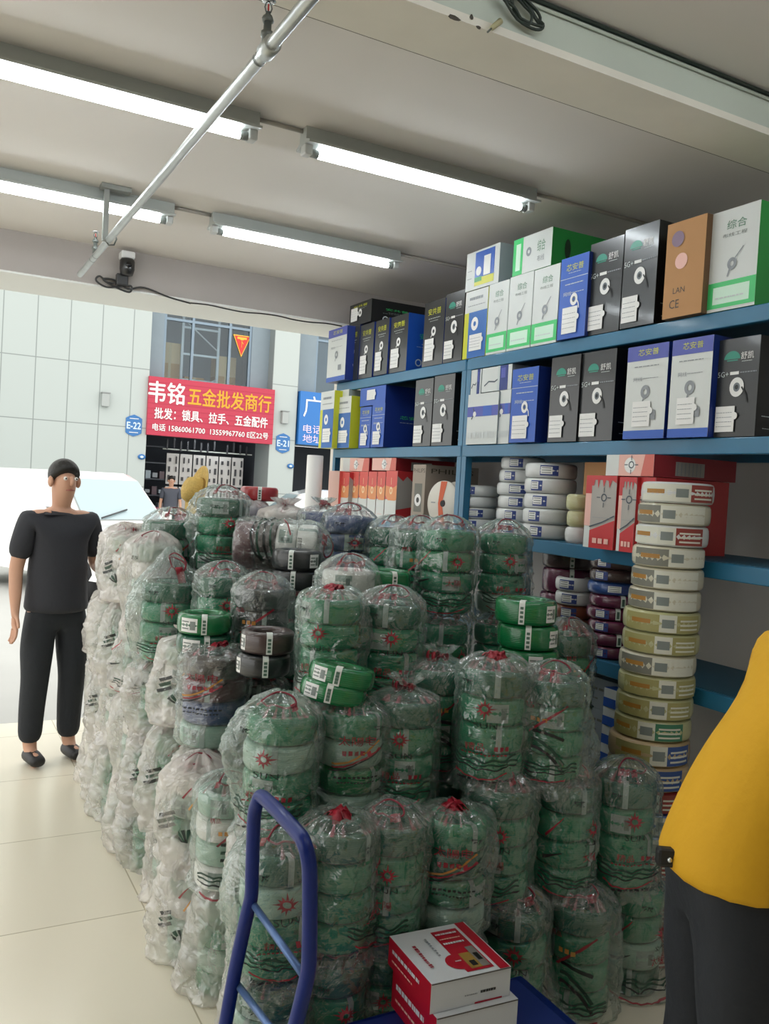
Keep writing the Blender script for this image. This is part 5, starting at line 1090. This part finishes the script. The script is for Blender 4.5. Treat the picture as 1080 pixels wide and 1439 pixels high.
def person(lab, loc, rz, shirt, trous, lean=0., side=0., handL=None, handR=None, sc=1.):
    """standing figure facing local -Y; lean bends the trunk forward, side sways it to its left (+X)"""
    o = tag(empty('person', loc, rz), lab, 'person'); o.scale = (sc,)*3
    hip = Vector((0, 0, .92)); ax = Vector((sin(side), -sin(lean), cos(lean)*cos(side))).normalized()
    def T(x, y, d): return hip+ax*d+Vector((x, y*cos(lean), y*-sin(lean)*-1 if False else 0))
    V = [hip, T(0, 0, .14), T(0, -.01, .30), T(0, 0, .46), T(0, 0, .515), T(0, -.02, .585), T(0, -.035, .66), T(0, -.02, .735)]
    Rr = [(.15, .11), (.135, .1), (.15, .105), (.105, .07), (.052, .055), (.062, .075), (.072, .092), (.045, .06)]
    Ed = [(0, 1), (1, 2), (2, 3), (3, 4), (4, 5), (5, 6), (6, 7)]
    def lim(pts, rs, fr):
        for p, r in zip(pts, rs): V.append(Vector(p)); Rr.append(r); Ed.append((fr, len(V)-1)); fr = len(V)-1
        return fr
    legs = []; arms = []
    for s in (-1, 1):
        L1 = [(s*.095, 0, .84), (s*.1, -.005, .66), (s*.105, -.012, .48), (s*.108, .01, .30), (s*.11, .015, .1), (s*.112, -.03, .045), (s*.118, -.13, .035)]
        lim(L1, [.088, .08, .058, .055, .04, (.04, .035), (.042, .026)], 0); legs.append(L1)
        sh = T(s*.175, 0, .45); hd = handL if s > 0 else handR
        if hd is None: el = sh+Vector((s*.05, .02, -.28)); wr = el+Vector((s*.02, -.07, -.24))
        else: el = sh+Vector((s*.06, .03, -.27)); wr = Vector(hd)
        A1 = [sh, sh.lerp(el, .5), el, el.lerp(wr, .55), wr]; lim(A1, [.058, .047, .04, .036, .026], 3); arms.append((A1, s))
        k = len(V)-1; d = (wr-el).normalized(); q = d.cross(Vector((s, 0, 0))); q = q.normalized() if q.length > .1 else Vector((0, -1, 0)); pm = wr+d*.05
        w0 = lim([pm], [(.018, .034)], k)
        for f_ in range(4):
            a = q*((f_-1.5)*.021); L = (.07, .078, .074, .058)[f_]; c = d.cross(q)*.012*s
            lim([pm+d*.04+a, pm+d*(.04+L*.5)+a*1.05+c*.4, pm+d*(.04+L*.92)+a*1.05+c*1.6], [.0095, .0085, .007], w0)
        lim([wr+d*.02+q*-.03, wr+d*.055+q*-.052, wr+d*.085+q*-.056], [.011, .0095, .008], k)
    body = skinned('body', V, Ed, Rr, SKIN, o)
    # head details
    hc = V[6]; fw = Vector((0, -1, 0))
    m = M(); m.tube([hc+Vector((0, -.088, .03)), hc+Vector((0, -.108, -.005)), hc+Vector((0, -.09, -.015))], [.008, .014, .008], SKIN, 8); m.build('nose', o)
    for s in (-1, 1):
        e = M().sphere(hc+Vector((s*.03, -.082, .02)), .011, C('eye_white', '#e8e4de', rough=.2), 10, 8).build('eye', o); M().sphere(hc+Vector((s*.03, -.0905, .02)), .005, C('iris', '#1d120c', rough=.1), 8, 6).build('iris', e)
        M().sphere(hc+Vector((s*.078, .0, .0)), (.014, .022, .032), SKIN, 10, 8).build('ear', o)
    M().tube([hc+Vector((-.024, -.082, -.045)), hc+Vector((0, -.09, -.042)), hc+Vector((.024, -.082, -.045))], [.003, .006, .003], C('lips', '#9c5a4e'), 8).build('mouth', o)
    m = M(); m.sphere(hc+Vector((0, .014, .04)), (.083, .1, .092), HAIR, 24, 16)
    m.v = [(x, max(y, hc.y-.078+max(0, .075-(z-hc.z))*1.15), z) for x, y, z in m.v]; m.build('hair', o)
    # clothes
    V2 = [hip+Vector((0, 0, -.085)), hip+Vector((0, 0, -.04)), T(0, 0, .08), T(0, 0, .18), T(0, -.01, .31), T(0, 0, .43), T(0, 0, .468), T(0, -.005, .505)]; R2 = [(.195, .155), (.19, .15), (.18, .142), (.178, .14), (.188, .14), (.17, .12), (.105, .092), (.066, .066)]; E2 = [(0, 1), (1, 2), (2, 3), (3, 4), (4, 5), (5, 6), (6, 7)]
    for A1, s in arms:
        f0 = 5
        for p, r in ((A1[0], .082), (A1[0].lerp(A1[2], .45), .07), (A1[0].lerp(A1[2], .85), .068)): V2.append(p); R2.append(r); E2.append((f0, len(V2)-1)); f0 = len(V2)-1
    skinned('shirt', V2, E2, R2, shirt, o)
    V3 = [Vector((0, 0, .95)), Vector((0, 0, .87))]; R3 = [(.165, .13), (.172, .135)]; E3 = [(0, 1)]
    for L1 in legs:
        f0 = 1
        for p, r in zip([(L1[0][0], 0, .78)]+L1[1:5], (.1, .098, .08, .074, .066)): V3.append(Vector(p)); R3.append(r); E3.append((f0, len(V3)-1)); f0 = len(V3)-1
    skinned('trousers', V3, E3, R3, trous, o)
    for L1 in legs:
        x = L1[4][0]; skinned('shoe', [Vector((x, .04, .045)), Vector((x, -.05, .045)), Vector((x*1.03, -.15, .035))], [(0, 1), (1, 2)], [(.045, .042), (.05, .04), (.045, .03)], C('shoe_dark', '#1a1a1c'), o)
    return o
YEL = mat('shirt_yellow', '#d9a416', .8, bump=(25, .3)); TRD = mat('trousers_dark', '#20242a', .8, bump=(40, .3)); SHD = mat('shirt_dark', '#2c2d33', .8, bump=(30, .3))
p = onZ(1022, 1165, .95)
pr = person('person in yellow T-shirt and dark trousers, bending at the right edge', (p.x, p.y, 0), radians(62), YEL, TRD, lean=.45)
bpy.context.view_layer.update()
q = EYE+ray(938, 1204)*((p-EYE).dot(_f)-.02); q = pr.matrix_world.inverted()@q
h = M(); h.box((0, 0, 0), (.05, .03, .04), black, bev=.008); hb = h.build('belt_pouch', pr, q, (0, 0, radians(-95))); M().sphere((0, -.016, 0), .006, mat('bright_metal', ''), 8, 6).build('pouch_stud', hb)
p = onY(86, 700, 5.1)
person('person in dark T-shirt standing at the left doorway, forearm bent', (p.x, 5.1, -.0), radians(15), SHD, TRD, handL=(.23, -.16, 1.07))
p = onY(239, 668, 20.6); person('person with black hair inside the opposite shop', (p.x, 20.45, -.06), radians(-10), C('shirt_slate', '#4b4e58', rough=.8), TRD)

bpy.context.view_layer.update()
